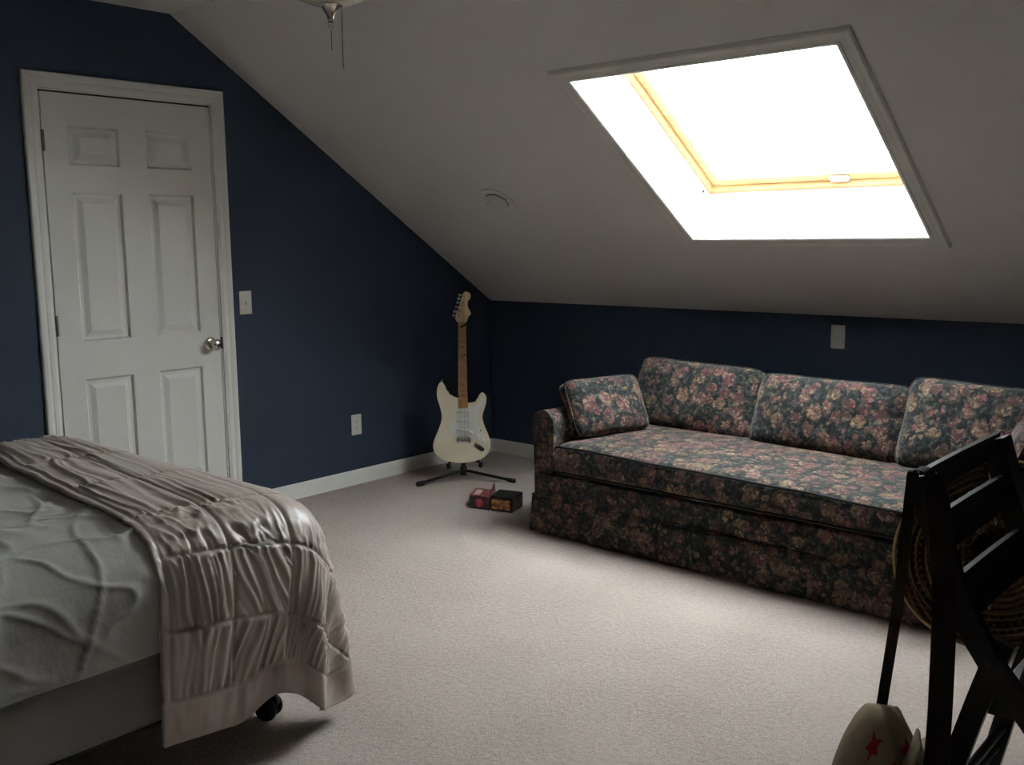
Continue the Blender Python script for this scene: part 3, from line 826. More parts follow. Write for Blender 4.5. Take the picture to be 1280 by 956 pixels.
def comforter():
    F = 5
    P = cat_up(Pc, F, F); h = hc / F
    nu, nv, _ = P.shape
    Uo, Wo = np.meshgrid(np.arange(nu) * h, np.arange(nv) * h, indexing='ij')
    LU, LV = (nu - 1) * h, (nv - 1) * h
    RC = .31                                # rounded corner of the quilt
    ca_, cb_ = Uo - (LU - RC), Wo - (LV - RC); inc = (ca_ > 0) & (cb_ > 0)
    k_ = np.where(inc, np.maximum(ca_, cb_) / np.maximum(np.hypot(ca_, cb_), 1e-9), 1.0)
    U = np.where(inc, LU - RC + ca_ * k_, Uo); W = np.where(inc, LV - RC + cb_ * k_, Wo)
    up_ = np.clip((W - .22) / .2, 0, 1); up_ = up_ * up_ * (3 - 2 * up_)
    U = U - .075 * up_ * np.clip((U - 1.9) / (LU - 1.9), 0, 1)
    iu = np.clip(U / h, 0, nu - 1.001); iw = np.clip(W / h, 0, nv - 1.001)
    i0 = iu.astype(int); j0 = iw.astype(int); fa = (iu - i0)[..., None]; fb = (iw - j0)[..., None]
    P = (P[i0, j0] * (1 - fa) * (1 - fb) + P[i0 + 1, j0] * fa * (1 - fb) + P[i0, j0 + 1] * (1 - fa) * fb + P[i0 + 1, j0 + 1] * fa * fb)
    E_ = np.minimum(LU - Uo, LV - Wo)
    N = normals(P)
    if N[nu // 2, nv // 3, 2] < 0: N = -N
    hem = .105
    # distance to the edges on the near, head-side, foot edges
    e_near, e_foot, e_head = LU - U, LV - W, W
    Un = LU - U - hem                       # quilting measured from the near hem
    cu, cv = .172, .192
    Wn = LV - W - .10
    fu = np.where(Un < .516, Un / cu, 3 + (Un - .516) / .43); fv = Wn / cv
    body = (Un > 0) & (Wn > -1)
    su = np.abs(fu - np.round(fu)) * np.where(Un < .516, cu, .43)      # distance to seams
    sv = np.abs(fv - np.round(fv)) * cv
    rows = np.floor(fu); colsn = np.floor(fv)
    def n2(a, b, o=2, s=0.0): 
        return np.array([fbm((x, y, s), o) for x, y in zip(a.ravel(), b.ravel())]).reshape(a.shape)
    # gathers: sharp irregular ridges running across the bed, re-drawn in every quilted row
    rw = np.clip(rows, -3, 20)
    h1 = np.sin(rw * 12.9898) * 43758.5453; h1 = h1 - np.floor(h1)
    h2 = np.sin((rw * 7 + colsn) * 78.233) * 43758.5453; h2 = h2 - np.floor(h2)
    side_ = np.clip((U - 1.75) / .2, 0, 1)
    lean = (h2 - .42) * 1.5 * np.clip((U - 1.6) / .3, .15, 1)
    Wl = W + lean * (fu - rw - .5) * cu * .55
    ws = n2(U * 4, W * 8, 2, 2.0) * (.016 + .012 * np.clip((U - 1.75) / .2, 0, 1))
    a1 = n2(U * (.75 + 1.15 * side_) + rw * 3.7, (Wl + ws) * (27 + 4 * side_), 1, 1.0 )
    a2 = n2(U * (1.1 + 1.1 * side_) + rw * 5.1, (Wl + ws) * 41, 1, 6.0 )
    am = n2(U * (2.0 + 3 * side_) + 11, W * 6.0, 2, 5.0)
    ridge = lambda t, k: 1 - np.minimum(1, np.abs(t) / k)
    tu = np.sin(PI * np.clip(su / (cu / 2), 0, 1) * .5)
    tv = np.sin(PI * np.clip(sv / (cv / 2), 0, 1) * .5)
    g = .013 * (ridge(a1, .42) ** 1.3 - .35) * np.clip(.75 + 1.3 * am, .15, 1.3) + .0065 * (ridge(a2, .4) - .4) * np.clip(1.25 - tu * .9, .2, 1)
    puff = .005 * np.sqrt(np.clip(tu, 0, 1)) * np.sqrt(np.clip(tv, .0, 1)) + .003 * n2(U * 6, W * 6, 2, 8.0)
    g = g * (.72 + .28 * side_)
    g = g * (1 - np.exp(-(sv / .009) ** 2)) * (1 - .85 * np.exp(-(su / .004) ** 2))
    # calmer panel along the far foot strip on top
    calm = 1 - .8 * np.clip((W - (LV - .60)) / .08, 0, 1) * np.clip((1.95 - U) / .12, 0, 1)
    seam = -.0045 * np.exp(-(su / .0045) ** 2) - .004 * np.exp(-(sv / .0045) ** 2)
    D = g * calm + puff + seam
    Un = E_ - hem
    hemf = np.clip(Un / .012, 0, 1)
    D = D * hemf + (1 - hemf) * (.0035 * n2(W * 18, U * 6, 2, 3.0) + .003)
    D -= .004 * np.exp(-(Un / .004) ** 2)
    edge = np.clip(np.minimum(np.minimum(E_, E_), np.minimum(e_head, U)) / .03, 0, 1)
    D = D * (.35 + .65 * edge)
    # smooth out sideways collapse on concave folds
    return P + N * (D + .004)[..., None]
cf = grid_obj('comforter', comforter(), M_SATIN)
tag(cf, 'taupe satin quilted comforter draped over the foot of the bed', 'comforter')
md = cf.modifiers.new('thick', 'SOLIDIFY'); md.thickness = .014; md.offset = -1

# ------------------------------------------------------------------ guitar
GP = V((.449, -.737, .105)); GK = .004617
gc = V((.69905, -.71507, 0)); gr = V((.71507, .69905, 0))
tl, ra = math.radians(9), math.radians(.4)
gup0 = V((0, 0, 1)) * math.cos(tl) - gc * math.sin(tl)
gup = gup0 * math.cos(ra) + gr * math.sin(ra); grt = gr * math.cos(ra) - gup0 * math.sin(ra)
gbk = gup.cross(grt) * 1.0
if gbk.dot(gc) > 0: gbk = -gbk                   # away from the viewer
GM = Matrix((grt, gbk, gup)).transposed().to_4x4(); GM.translation = GP
guitar = tag(empty('electric_guitar'), 'cream electric guitar with white pickguard on a black floor stand', 'guitar'); guitar.matrix_world = GM
def gx(u, v): return ((u - (579.4 - (580 - v) * .0121)) * GK, (580 - v) * GK)
def gpoly(pts): return [gx(*p) for p in pts]
def G3(u, v, d): return V((u, d, v))
M_CREAM = paint('cream_gloss_lacquer', (.72, .66, .50), .22, .02, 0, 60, .5)
M_PICKG = paint('white_pickguard', (.70, .70, .66), .3, .01, 0, 60, .5)
def maple(name, a, b, rough=.35):
    m = NT(name); c = m.coord('Object', (14, 14, 1.2)); n = m.noise(c, 8, 4, .6); m.base(m.ramp(n, [(.3, a), (.7, b)]), rough, 0, .4); return m.m
M_MAPLE = maple('maple_headstock', (.50, .35, .17), (.60, .44, .24))
M_FRETB = maple('amber_maple_neck', (.36, .17, .07), (.46, .24, .10))
body_px = [(552.2, 476.7), (556.4, 482.4), (559.5, 490), (566, 495), (574, 498), (585, 503.5), (591.6, 504.2), (596, 500.5), (598.6, 494.6), (602.5, 490.5), (606.8, 493.7), (608.2, 499.3), (606.3, 508.7), (603.6, 517.2), (603.2, 524.7), (606.3, 534.2), (611, 545.5), (613, 554.9), (612, 563.4), (607.2, 570), (598.7, 574.7), (586.5, 577.7), (573.3, 578.2), (560, 576), (549.8, 571.8), (543.2, 564.3), (541.2, 556.8), (543.2, 548.3), (547.9, 537), (551.5, 526.6), (552, 517.2), (549.8, 507.8), (546.6, 497.4), (546, 489), (547.9, 480.5)]
bm = BM(); prism(bm, gpoly(closed_spline(body_px, 3)), 0, .044, G3, .0055, 3); gb = obj('body', bm, M_CREAM, guitar, True, 50)
pg_px = [(570.5, 499), (570, 512), (566.5, 520), (563, 528), (561.5, 537), (563.5, 544), (570, 546.5), (582, 547), (590, 546), (597, 549), (604, 555.5), (607, 553), (606, 547), (602.5, 539), (597.5, 531), (597, 522), (600, 512), (603.2, 506), (604.4, 501), (602.5, 497.5), (600.3, 499.5), (597.5, 504.5), (592, 508.5), (586.2, 507.8), (584.8, 509.5), (572.6, 509.5)]
bm = BM(); prism(bm, gpoly(pg_px), -.0025, .001, G3, .0006, 1); obj('pickguard', bm, M_PICKG, guitar)
def gbox(name, u0, u1, v0, v1, d0, d1, m, rot=0, bev=.0015, par=None):
    (a, b), (c, d) = gx((u0 + u1) / 2, (v0 + v1) / 2), ((u1 - u0) * GK / 2, (v1 - v0) * GK / 2)
    bm = BM(); box(bm, (-c, d0, -d), (c, d1, d), bev, 2, Matrix.Translation((a, 0, b)) @ Matrix.Rotation(rot, 4, 'Y'))
    return obj(name, bm, m, par or guitar, True, 40)
# neck, fingerboard, frets, nut
def gquad(name, p0, p1, w0, w1, d0, d1, m, bev=.003, par=None):
    (xa, za), (xb, zb_) = gx(*p0), gx(*p1)
    bm = BM(); hexa(bm, [V((xa - w0 / 2, d0, za)), V((xa + w0 / 2, d0, za)), V((xa + w0 / 2, d1, za)), V((xa - w0 / 2, d1, za)),
                         V((xb - w1 / 2, d0, zb_)), V((xb + w1 / 2, d0, zb_)), V((xb + w1 / 2, d1, zb_)), V((xb - w1 / 2, d1, zb_))])
    bmesh.ops.bevel(bm, geom=bm.edges[:], offset=bev, segments=2, affect='EDGES'); return obj(name, bm, m, par or guitar, True, 40)
NB, NT_ = (578.6, 510.0), (577.35, 402.0)
gquad('neck', NB, NT_, .054, .043, -.004, .020, M_FRETB, .006)
fbd = gquad('fretboard', NB, NT_, .056, .0445, -.010, -.003, M_FRETB, .0012)
zb0, zt0 = gx(*NB)[1], gx(*NT_)[1]; scale_len = .648
for k in range(1, 22):
    z = zt0 - scale_len * (1 - 2 ** (-k / 12))
    if z < zb0 + .004: break
    f = (z - zb0) / (zt0 - zb0); hw = (.056 + (.0445 - .056) * f) / 2 - .001
    bm = BM(); box(bm, (-hw, -.0113, z - .0011), (hw, -.0095, z + .0011)); obj('fret', bm, M_NICKEL, fbd)
for k, f in ((3, 1), (5, 1), (7, 1), (9, 1), (12, 2), (15, 1), (17, 1), (19, 1)):
    z = zt0 - scale_len * (1 - (2 ** (-(k - 1) / 12) + 2 ** (-k / 12)) / 2)
    for x in ((0,) if f == 1 else (-.012, .012)):
        bm = BM(); lathe(bm, [(.0032, 0), (.0032, .0004), (0, .0004)], 12, Matrix.Translation((x, -.010, z)) @ Matrix.Rotation(PI / 2, 4, 'X'))
        obj('fret_marker', bm, M_DARK, fbd)
gquad('nut', (577.35, 402.4), (577.33, 401.4), .043, .043, -.0118, -.003, M_PLATE, .0006)
hd_px = [(572.2, 402.6), (569, 397.2), (569.8, 393), (572.4, 386.3), (575.8, 375.4), (577.9, 367.9), (579.6, 365.4), (582, 364.5), (586, 365.6), (588.3, 369.3), (587.8, 372.7), (585.1, 376), (584, 379.5), (585.6, 385.6), (588.5, 391), (588, 393), (584.7, 397), (582.6, 402.6)]
bm = BM(); prism(bm, gpoly(closed_spline(hd_px, 3)), -.003, .012, G3, .002, 2); hd = obj('headstock', bm, M_MAPLE, guitar, True, 45)
tun = [(574, 369), (572.7, 373.6), (571.5, 378.4), (569.7, 383.8), (567.7, 389.4), (566.3, 394.4)]
posts = []
for (u, v) in tun:
    a, b = gx(u, v); pa = (a + .030, b + .004); posts.append(pa)
    bm = BM(); tube(bm, [(a, .004, b), (a + .024, .004, b + .002)], .003, 8)
    tm = obj('tuning_machine', bm, M_CHROME, guitar, True, 40)
    bm = BM(); lathe(bm, [(0, -.006), (.006, -.0055), (.0085, -.002), (.0085, .003), (.005, .006), (0, .0065)], 14, Matrix.Translation((a, .004, b)) @ Matrix.Rotation(PI / 2, 4, 'Y') @ Matrix.Diagonal((1.15, .75, 1, 1)))
    obj('tuner_button', bm, M_CHROME, tm, True, 40)
    bm = BM(); tube(bm, [(pa[0], -.003, pa[1]), (pa[0], -.012, pa[1])], .0034, 10); lathe(bm, [(.0055, 0), (.0055, .002), (.0035, .0022)], 14, Matrix.Translation((pa[0], -.003, pa[1])) @ Matrix.Rotation(PI / 2, 4, 'X'), True)
    obj('string_post', bm, M_CHROME, tm, True, 40)
# pickups, bridge, controls
for (v, rot) in ((514.6, 0), (526.0, 0), (538.3, .17)):
    p = gbox('pickup', 570.2, 588.0, v - 2.1, v + 2.1, -.009, -.001, M_PICKG, rot, .003)
    bm = BM(); (a, b) = gx(579, v)
    for k in range(6):
        o = (k - 2.5) * .0104; lathe(bm, [(.0024, 0), (.0024, .0006), (0, .0008)], 10, Matrix.Translation((a + o * math.cos(rot), -.009, b - o * math.sin(rot))) @ Matrix.Rotation(PI / 2, 4, 'X'))
    obj('pole_piece', bm, M_NICKEL, p)
br = gbox('bridge', 570.6, 588.2, 546.8, 553.4, -.008, -.0005, M_CHROME, 0, .001)
for k in range(6):
    u = 571.9 + k * 2.62; gbox('saddle', u, u + 2.2, 549.0, 552.2, -.0125, -.007, M_NICKEL, 0, .0008, br)
for (u, v) in ((589.2, 541.2), (597.0, 545.2), (604.3, 551.8)):
    a, b = gx(u, v); bm = BM(); lathe(bm, [(.0105, .0), (.0095, .004), (.008, .006), (.0075, .014), (.0065, .016), (0, .016)], 24, Matrix.Translation((a, -.0025, b)) @ Matrix.Rotation(PI / 2, 4, 'X'))
    obj('control_knob', bm, M_PICKG, guitar, True, 40)
a, b = gx(600.5, 537.5); bm = BM(); tube(bm, [(a, -.002, b), (a + .002, -.014, b - .006)], .0024, 8); lathe(bm, [(.004, 0), (.004, .006), (0, .007)], 10, Matrix.Translation((a + .002, -.012, b - .005)) @ Matrix.Rotation(PI / 2, 4, 'X'))
obj('pickup_selector', bm, M_DARK, guitar, True, 40)
jp = gx(598.6, 559.2); Rj = Matrix.Translation((jp[0], -.001, jp[1])) @ Matrix.Rotation(math.radians(38), 4, 'Y')
bm = BM(); prism(bm, closed_spline([(-.034, 0), (-.028, .012), (0, .014), (.028, .012), (.034, 0), (.028, -.012), (0, -.014), (-.028, -.012)], 4), -.003, .001, lambda u, v, d: Rj @ V((u, d, v)), .001)
jk = obj('output_jack', bm, M_CHROME, guitar, True, 40)
bm = BM(); prism(bm, closed_spline([(-.020, 0), (-.012, .008), (.012, .008), (.020, 0), (.012, -.008), (-.012, -.008)], 4), -.0036, -.0028, lambda u, v, d: Rj @ V((u, d, v)), .0003)
obj('jack_recess', bm, M_STEEL, jk, True, 40)
bm = BM(); tube(bm, [Rj @ V((-.006, .0, .002)), Rj @ V((-.008, -.009, .004))], .0045, 12); obj('jack_socket', bm, M_CHROME, jk, True, 40)
bm = BM(); ta = gx(586.5, 548.5); tube(bm, [(ta[0], -.008, ta[1]), (ta[0] - .004, -.022, ta[1] + .010), (ta[0] - .040, -.030, ta[1] + .026), (ta[0] - .078, -.030, ta[1] + .034)], .0023, 8); obj('tremolo_arm', bm, M_CHROME, guitar, True)
for k in range(6):
    f = (k - 2.5); b0 = gx(573.0 + k * 2.62, 549.4)
    bm = BM(); tube(bm, [(b0[0], -.0135, b0[1]), (f * .0070, -.0135, gx(577.35, 401.8)[1]), (posts[5 - k][0], -.0105, posts[5 - k][1])], .0007, 4); obj('string', bm, M_NICKEL, guitar)
for p, ax in ((gx(552.0, 476.0), 1), (gx(579.3, 578.6), -1)):
    bm = BM(); lathe(bm, [(.006, 0), (.004, .004), (.0055, .009), (.007, .011), (0, .013)], 14, Matrix.Translation((p[0], .022, p[1] - .002 * ax)) @ (Matrix.Identity(4) if ax > 0 else Matrix.Rotation(PI, 4, 'X'))); obj('strap_button', bm, M_CHROME, guitar, True, 40)

# guitar stand -------------------------------------------------------------
stand = tag(empty('guitar_stand', (.447, -.735, 0)), 'black tripod guitar stand on carpet holding the cream guitar', 'guitar stand')
def tobj(name, bm, m, par=None, **k):
    o = obj(name, bm, m, par or stand, **k); o.matrix_parent_inverse = Matrix.Translation(-stand.location) if par is None else Matrix.Identity(4); return o
back = -gc
hub = V((.447, -.735, .062)) + back * .02
top = V(GM @ V((.0, .060, .80)))
bm = BM(); tube(bm, [hub + V((0, 0, -.022)), hub + V((0, 0, .03)), V(GM @ V((0, .075, .10))), V(GM @ V((0, .075, .40))), top], [.012, .012, .011, .010, .008], 12); tobj('post', bm, M_DARK, smooth=True, angle=50)
bm = BM(); lathe(bm, [(0, -.026), (.017, -.026), (.019, -.02), (.019, .020), (.015, .028), (0, .028)], 18, Matrix.Translation(hub)); tobj('hub', bm, M_DARK, smooth=True, angle=40)
for tip in (V((.320, -.985, .0)), V((.702, -.578, .0)), V((.30, -.60, 0))):
    d = tip - V((hub.x, hub.y, 0)); st_ = V((hub.x, hub.y, .060)); en = V((tip.x, tip.y, .014))
    bm = BM(); tube(bm, [st_, st_.lerp(en, .12) + V((0, 0, .006)), st_.lerp(en, .3) + V((0, 0, .004)), en], .0088, 10); lg = tobj('leg', bm, M_DARK, smooth=True, angle=50)
    q = st_.lerp(en, .86); bm = BM(); tube(bm, [q, en, en + (en - q) * .12], [.0125, .0135, .009], 12); tobj('foot_cap', bm, M_RUBBER, lg, smooth=True, angle=50)
for s in (-1, 1):
    p0 = V(GM @ V((0, .072, .055))); p1 = V(GM @ V((s * .085, .060, .012))); p2 = V(GM @ V((s * .098, .02, -.012))); p3 = V(GM @ V((s * .098, -.030, -.010))); p4 = V(GM @ V((s * .098, -.038, .012)))
    if s < 0: p1, p2, p3, p4 = [V(GM @ V((-.078 - .003 * q, y, z))) for q, (y, z) in enumerate(((.060, .010), (.02, -.013), (-.030, -.011), (-.038, .006)))]
    bm = BM(); tube(bm, open_spline([p0, p1, p2, p3, p4], 5), .0085, 10); ck = tobj('cradle_arm', bm, M_DARK, smooth=True)
    bm = BM(); tube(bm, [p2.lerp(p3, -.1), p3, p3.lerp(p4, .9)], .0125, 10); tobj('cradle_pad', bm, M_RUBBER, ck, smooth=True, angle=60)
yk = top
for s in (-1, 1):
    bm = BM(); tube(bm, open_spline([yk, V(GM @ V((s * .022, .052, .805))), V(GM @ V((s * .034, .03, .81))), V(GM @ V((s * .034, .002, .81)))], 4), .006, 8); tobj('neck_support', bm, M_RUBBER, smooth=True)
bm = BM(); ribbon(bm, [V(GM @ V((.034, -.004, .812))), V(GM @ V((.014, -.017, .800))), V(GM @ V((-.008, -.0165, .787)))], .011, .003, tuple(gup)); tobj('neck_strap', bm, M_RUBBER)
bm = BM(); box(bm, (.008, -.018, .63), (.019, -.0142, .637), .001, 1, GM); pk = obj('guitar_pick', bm, M_DARK); tag(pk, 'small dark pick wedged under the strings halfway up the guitar neck', 'guitar pick')

# two small boxes on the carpet ----------------------------------------------
def small_box(corners, hgt, label, lab_mat, side_mat, name_top):
    """corners: front-left, front-right, back-right, back-left on the floor"""
    A, B, C_, D = [V((*p, 0.0)) for p in corners]
    up = V((0, 0, hgt))
    t = tag(empty('small_box', (A + B + C_ + D) / 4), label, 'box')
    def o_(name, bm, m, par=None, **k):
        o = obj(name, bm, m, par or t, **k); o.matrix_parent_inverse = Matrix.Translation(-t.location) if par is None else Matrix.Identity(4); return o
    bm = BM(); hexa(bm, [A, B, C_, D, A + up, B + up, C_ + up, D + up]); bmesh.ops.bevel(bm, geom=bm.edges[:], offset=.003, segments=2, affect='EDGES'); o_('carton', bm, side_mat, smooth=True, angle=40)
    return t, o_, A, B, C_, D, up
def box_paper(name, c1, c2, c3, sc):
    m = NT(name); c = m.coord(); n = m.noise(c, sc, 3, .6); m.base(m.ramp(n, [(.36, c1), (.52, c2), (.66, c3)]), .45, 0, .3); return m.m
M_BOXDK = box_paper('dark_printed_card', (.012, .010, .010), (.03, .018, .016), (.10, .035, .03), 18)
M_BOXRED = box_paper('red_printed_card', (.05, .008, .012), (.22, .03, .04), (.30, .10, .10), 30)
M_ORANGE = box_paper('orange_label', (.10, .025, .012), (.45, .16, .05), (.62, .34, .12), 45)
M_REDLAB = box_paper('crimson_label', (.20, .02, .04), (.36, .04, .08), (.42, .10, .12), 60)
t, o_, A, B, C_, D, up = small_box([(.867, -1.125), (.985, -1.098), (.905, -.965), (.79, -.995)], .068, 'dark box with red open flap and round crimson label, left of two', M_REDLAB, M_BOXDK, None)
X = (B - A).normalized(); Fn = X.cross(V((0, 0, 1))).normalized()
bm = BM(); lathe(bm, [(.0, 0), (.024, 0), (.024, .0012), (0, .0012)], 28, Matrix(((X.x, 0, Fn.x, 0), (X.y, 0, Fn.y, 0), (0, 1, 0, 0), (0, 0, 0, 1))))
for v in bm.verts: v.co += (A + B) / 2 + V((0, 0, .036)) + Fn * .001
o_('round_label', bm, M_REDLAB)
bm = BM(); hexa(bm, [A + up + V((0, 0, .000)), B + up, C_ + up, D + up, A + up + V((0, 0, .003)), B + up + V((0, 0, .003)), C_ + up + V((0, 0, .003)), D + up + V((0, 0, .003))]); lid = o_('lid', bm, M_BOXRED)
q0 = A.lerp(D, .15) + up + X * .02 + V((0, 0, .004)); q1 = A.lerp(D, .75) + up + X * .02 + V((0, 0, .004))
bm = BM(); hexa(bm, [q0, q0 + X * .035, q1 + X * .035, q1, q0 + V((0, 0, .0015)), q0 + X * .035 + V((0, 0, .0015)), q1 + X * .035 + V((0, 0, .0015)), q1 + V((0, 0, .0015))]); o_('window_label', bm, paint('pale_label', (.55, .42, .40), .3, .1, 0), lid)
e0 = B.lerp(C_, .05) + up; e1 = B.lerp(C_, .95) + up; lift = V((0, 0, .052)) - X * .006
bm = BM(); hexa(bm, [e0, e0 + X * .003, e1 + X * .003, e1, e0.lerp(e1, .2) + lift * .45, e0.lerp(e1, .2) + lift * .45 + X * .003, e1 + lift + X * .003, e1 + lift]); o_('flap', bm, M_BOXRED)
t, o_, A, B, C_, D, up = small_box([(.990, -1.096), (1.108, -1.062), (1.066, -.93), (.935, -.965)], .076, 'dark box with orange front label, right of the two on carpet', M_ORANGE, M_BOXDK, None)
X = (B - A).normalized(); Fn = X.cross(V((0, 0, 1))).normalized()
a, b = A.lerp(B, .06) + Fn * .001, A.lerp(B, .92) + Fn * .001
bm = BM(); hexa(bm, [a + V((0, 0, .014)), b + V((0, 0, .014)), b + V((0, 0, .014)) + Fn * .001, a + V((0, 0, .014)) + Fn * .001, a + V((0, 0, .064)), b + V((0, 0, .064)), b + V((0, 0, .064)) + Fn * .001, a + V((0, 0, .064)) + Fn * .001]); o_('front_label', bm, M_ORANGE)
bm = BM(); hexa(bm, [A + up, B + up, C_ + up, D + up, A + up + V((0, 0, .004)), B + up + V((0, 0, .004)), C_ + up + V((0, 0, .004)), D + up + V((0, 0, .004))]); o_('lid', bm, paint('black_card', (.015, .016, .015), .4, .2, 0))
# ------------------------------------------------------------------ folding chair
M_BLACKW = paint('black_lacquered_wood', (.006, .005, .0045), .42, .2, .05, 30, .3)
CY0, CY1 = -2.735, -2.215              # near and far post centre lines
chair = tag(empty('folding_chair', (3.90, (CY0 + CY1) / 2, 0)), 'black wooden folding chair in front of the sofa, hung with a bag', 'chair')
def cobj(name, bm, m, par=None, **k):
    o = obj(name, bm, m, par or chair, **k); o.matrix_parent_inverse = Matrix.Translation(-chair.location) if par is None else Matrix.Identity(4); return o
post = [(3.712, .905), (3.728, .85), (3.752, .775), (3.782, .69), (3.812, .630), (3.866, .540), (3.925, .470), (3.99, .385), (4.06, .275), (4.13, .135), (4.185, .0)]
rear = [(3.878, .585), (3.852, .500), (3.824, .400), (3.798, .300), (3.770, .170), (3.735, .0)]
for y in (CY0, CY1):
    bm = BM(); pts = open_spline([(x, y if y == CY0 else y - .022, z) for x, z in post], 4)
    ws = [.050 if i < len(pts) * .45 else .046 for i in range(len(pts))]
    ribbon(bm, pts, ws, .026 if y == CY0 else .066, (1, 0, .3)); bmesh.ops.bevel(bm, geom=[e for e in bm.edges if e.calc_face_angle(0) > .8], offset=.004, segments=2, affect='EDGES')
    cobj('post', bm, M_BLACKW, smooth=True, angle=45)
    yi = y + (.027 if y == CY0 else -.070)
    bm = BM(); pts = open_spline([(x, yi, z) for x, z in rear], 4); ribbon(bm, pts, .044, .024, (1, 0, .25)); bmesh.ops.bevel(bm, geom=[e for e in bm.edges if e.calc_face_angle(0) > .8], offset=.004, segments=2, affect='EDGES')
    cobj('rear_leg', bm, M_BLACKW, smooth=True, angle=45)
    bm = BM(); lathe(bm, [(0, -.004), (.007, -.004), (.007, .003), (0, .004)], 12, Matrix.Translation((3.862, y + (-.014 if y == CY0 else .012), .548)) @ Matrix.Rotation(PI / 2, 4, 'X')); cobj('pivot_bolt', bm, M_STEEL)
def slat(z0, z1, xa, xb):
    bm = BM(); n = 12; rows = []
    for i in range(n + 1):
        f = i / n; y = CY0 + .004 + (CY1 - CY0 - .008) * f; bow = -.003 * math.sin(PI * f)
        xl0, xl1 = xb + bow, xa + bow
        rows.append([bm.verts.new(p) for p in ((xl0 - .006, y, z0), (xl0 + .006, y, z0), (xl1 + .006, y, z1), (xl1 - .006, y, z1))])
    for A, B in zip(rows, rows[1:]):
        for k in range(4): bm.faces.new((A[k], A[(k + 1) % 4], B[(k + 1) % 4], B[k]))
    bm.faces.new(rows[0][::-1]); bm.faces.new(rows[-1])
    bmesh.ops.bevel(bm, geom=[e for e in bm.edges if e.calc_face_angle(0) > .8], offset=.003, segments=2, affect='EDGES')
    return cobj('back_slat', bm, M_BLACKW, smooth=True, angle=45)
slat(.868, .914, 3.708, 3.722); slat(.752, .822, 3.738, 3.760); slat(.612, .697, 3.780, 3.812)
bm = BM(); prism(bm, [(3.86, CY0 + .045), (4.24, CY0 + .030), (4.25, CY1 - .030), (3.86, CY1 - .045)], .448, .470, lambda u, v, d: V((u, v, d)), .006, 3); seat = cobj('seat', bm, paint('dark_brown_seat', (.030, .017, .011), .45, .25, .05, 30, .4), smooth=True, angle=45)
bm = BM(); np_, rows = 14, []
for j in range(9):
    f = j / 8; ring_ = []
    for k in range(40):
        a = 2 * PI * k / 40; cx_, cy_ = math.cos(a), math.sin(a); e = max(abs(cx_), abs(cy_)) ** -.72
        rr = (1 - f ** 2.6 * .96) if j else 1.0
        ring_.append(bm.verts.new((4.055 + cx_ * e * .175 * rr, (CY0 + CY1) / 2 + cy_ * e * .195 * rr, .470 + .085 * (1 - (1 - f) ** 2.2) + (.010 * fbm((cx_ * rr * 2, cy_ * rr * 2, 3), 2) if j > 1 else 0))))
    rows.append(ring_)
for A, B in zip(rows, rows[1:]):
    for k in range(40): bm.faces.new((A[k], A[(k + 1) % 40], B[(k + 1) % 40], B[k]))
bm.faces.new(rows[-1]); bm.faces.new(rows[0][::-1])
cobj('seat_pad', bm, paint('brown_seat_pad', (.055, .030, .020), .6, .3, .1, 60, .3), seat, smooth=True, angle=60)
for y in (CY0 + .060, CY1 - .060):
    bm = BM(); box(bm, (3.835, y - .011, .413), (4.225, y + .011, .449), .003); cobj('seat_rail', bm, M_BLACKW, seat)
for (p, r_) in (((3.778, .205), .0105), ((3.766, .150), .0105), ((4.02, .34), .011)):
    bm = BM(); tube(bm, [(p[0], CY0 + .02, p[1]), (p[0], CY1 - .02, p[1])], r_, 12); cobj('rung', bm, M_BLACKW, smooth=True, angle=50)

# ------------------------------------------------------------------ straw hat hung behind the chair
def straw():
    m = NT('woven_straw'); c = m.coord()
    sx = m.add('ShaderNodeSeparateXYZ'); m.l(c, sx.inputs[0])
    rad = m.math('SQRT', m.math('ADD', m.math('MULTIPLY', sx.outputs[0], sx.outputs[0]), m.math('MULTIPLY', sx.outputs[1], sx.outputs[1])))
    ang = m.math('ARCTAN2', sx.outputs[1], sx.outputs[0])
    rows = m.math('SINE', m.math('MULTIPLY', rad, 2 * PI / .0165))
    ck = m.math('SINE', m.math('MULTIPLY', ang, 74)); wv = m.math('MULTIPLY', rows, ck)
    fac = m.math('ADD', m.math('MULTIPLY', rows, .28), m.math('ADD', m.math('MULTIPLY', wv, .2), m.math('MULTIPLY', m.noise(c, 30, 3), .8)))
    m.base(m.ramp(fac, [(.1, (.045, .022, .009)), (.45, (.115, .062, .024)), (.8, (.21, .125, .052))]), .6, 0, .3)
    m.bump(m.math('ADD', rows, wv), .6, .004); return m.m
M_STRAW = straw()
M_STRAWHOLE = paint('dark_straw_openwork', (.022, .011, .005), .8, .2, 0)
HC = V((3.690, -2.045, .560))
hz = V((.655, -.742, .10)).normalized(); hx = V((.742, .655, 0)).normalized(); hy = hz.cross(hx)
HM = Matrix((hx, hy, hz)).transposed().to_4x4(); HM.translation = HC
hat = tag(empty('straw_hat'), 'wide brimmed woven straw hat hanging behind the black folding chair', 'hat'); hat.matrix_world = HM
RX, RY = .292, .246
def brim():
    bm = BM(); n = 96; rr = np.linspace(.095, 1, 26) ; rows = []
    for r in list(np.linspace(.30, 1.0, 30)):
        row = []
        for k in range(n):
            a = 2 * PI * k / n
            h_ = .018 * math.sin(2 * a + .6) * (r - .3) + .010 * math.sin(3 * a) * (r - .3) ** 2 + .030 * (r - .3) ** 2
            row.append(bm.verts.new((RX * r * math.cos(a) * 1.0, RY * r * math.sin(a), h_)))
        rows.append(row)
    for A, B in zip(rows, rows[1:]):
        for k in range(n): bm.faces.new((A[k], A[(k + 1) % n], B[(k + 1) % n], B[k]))
    return bm
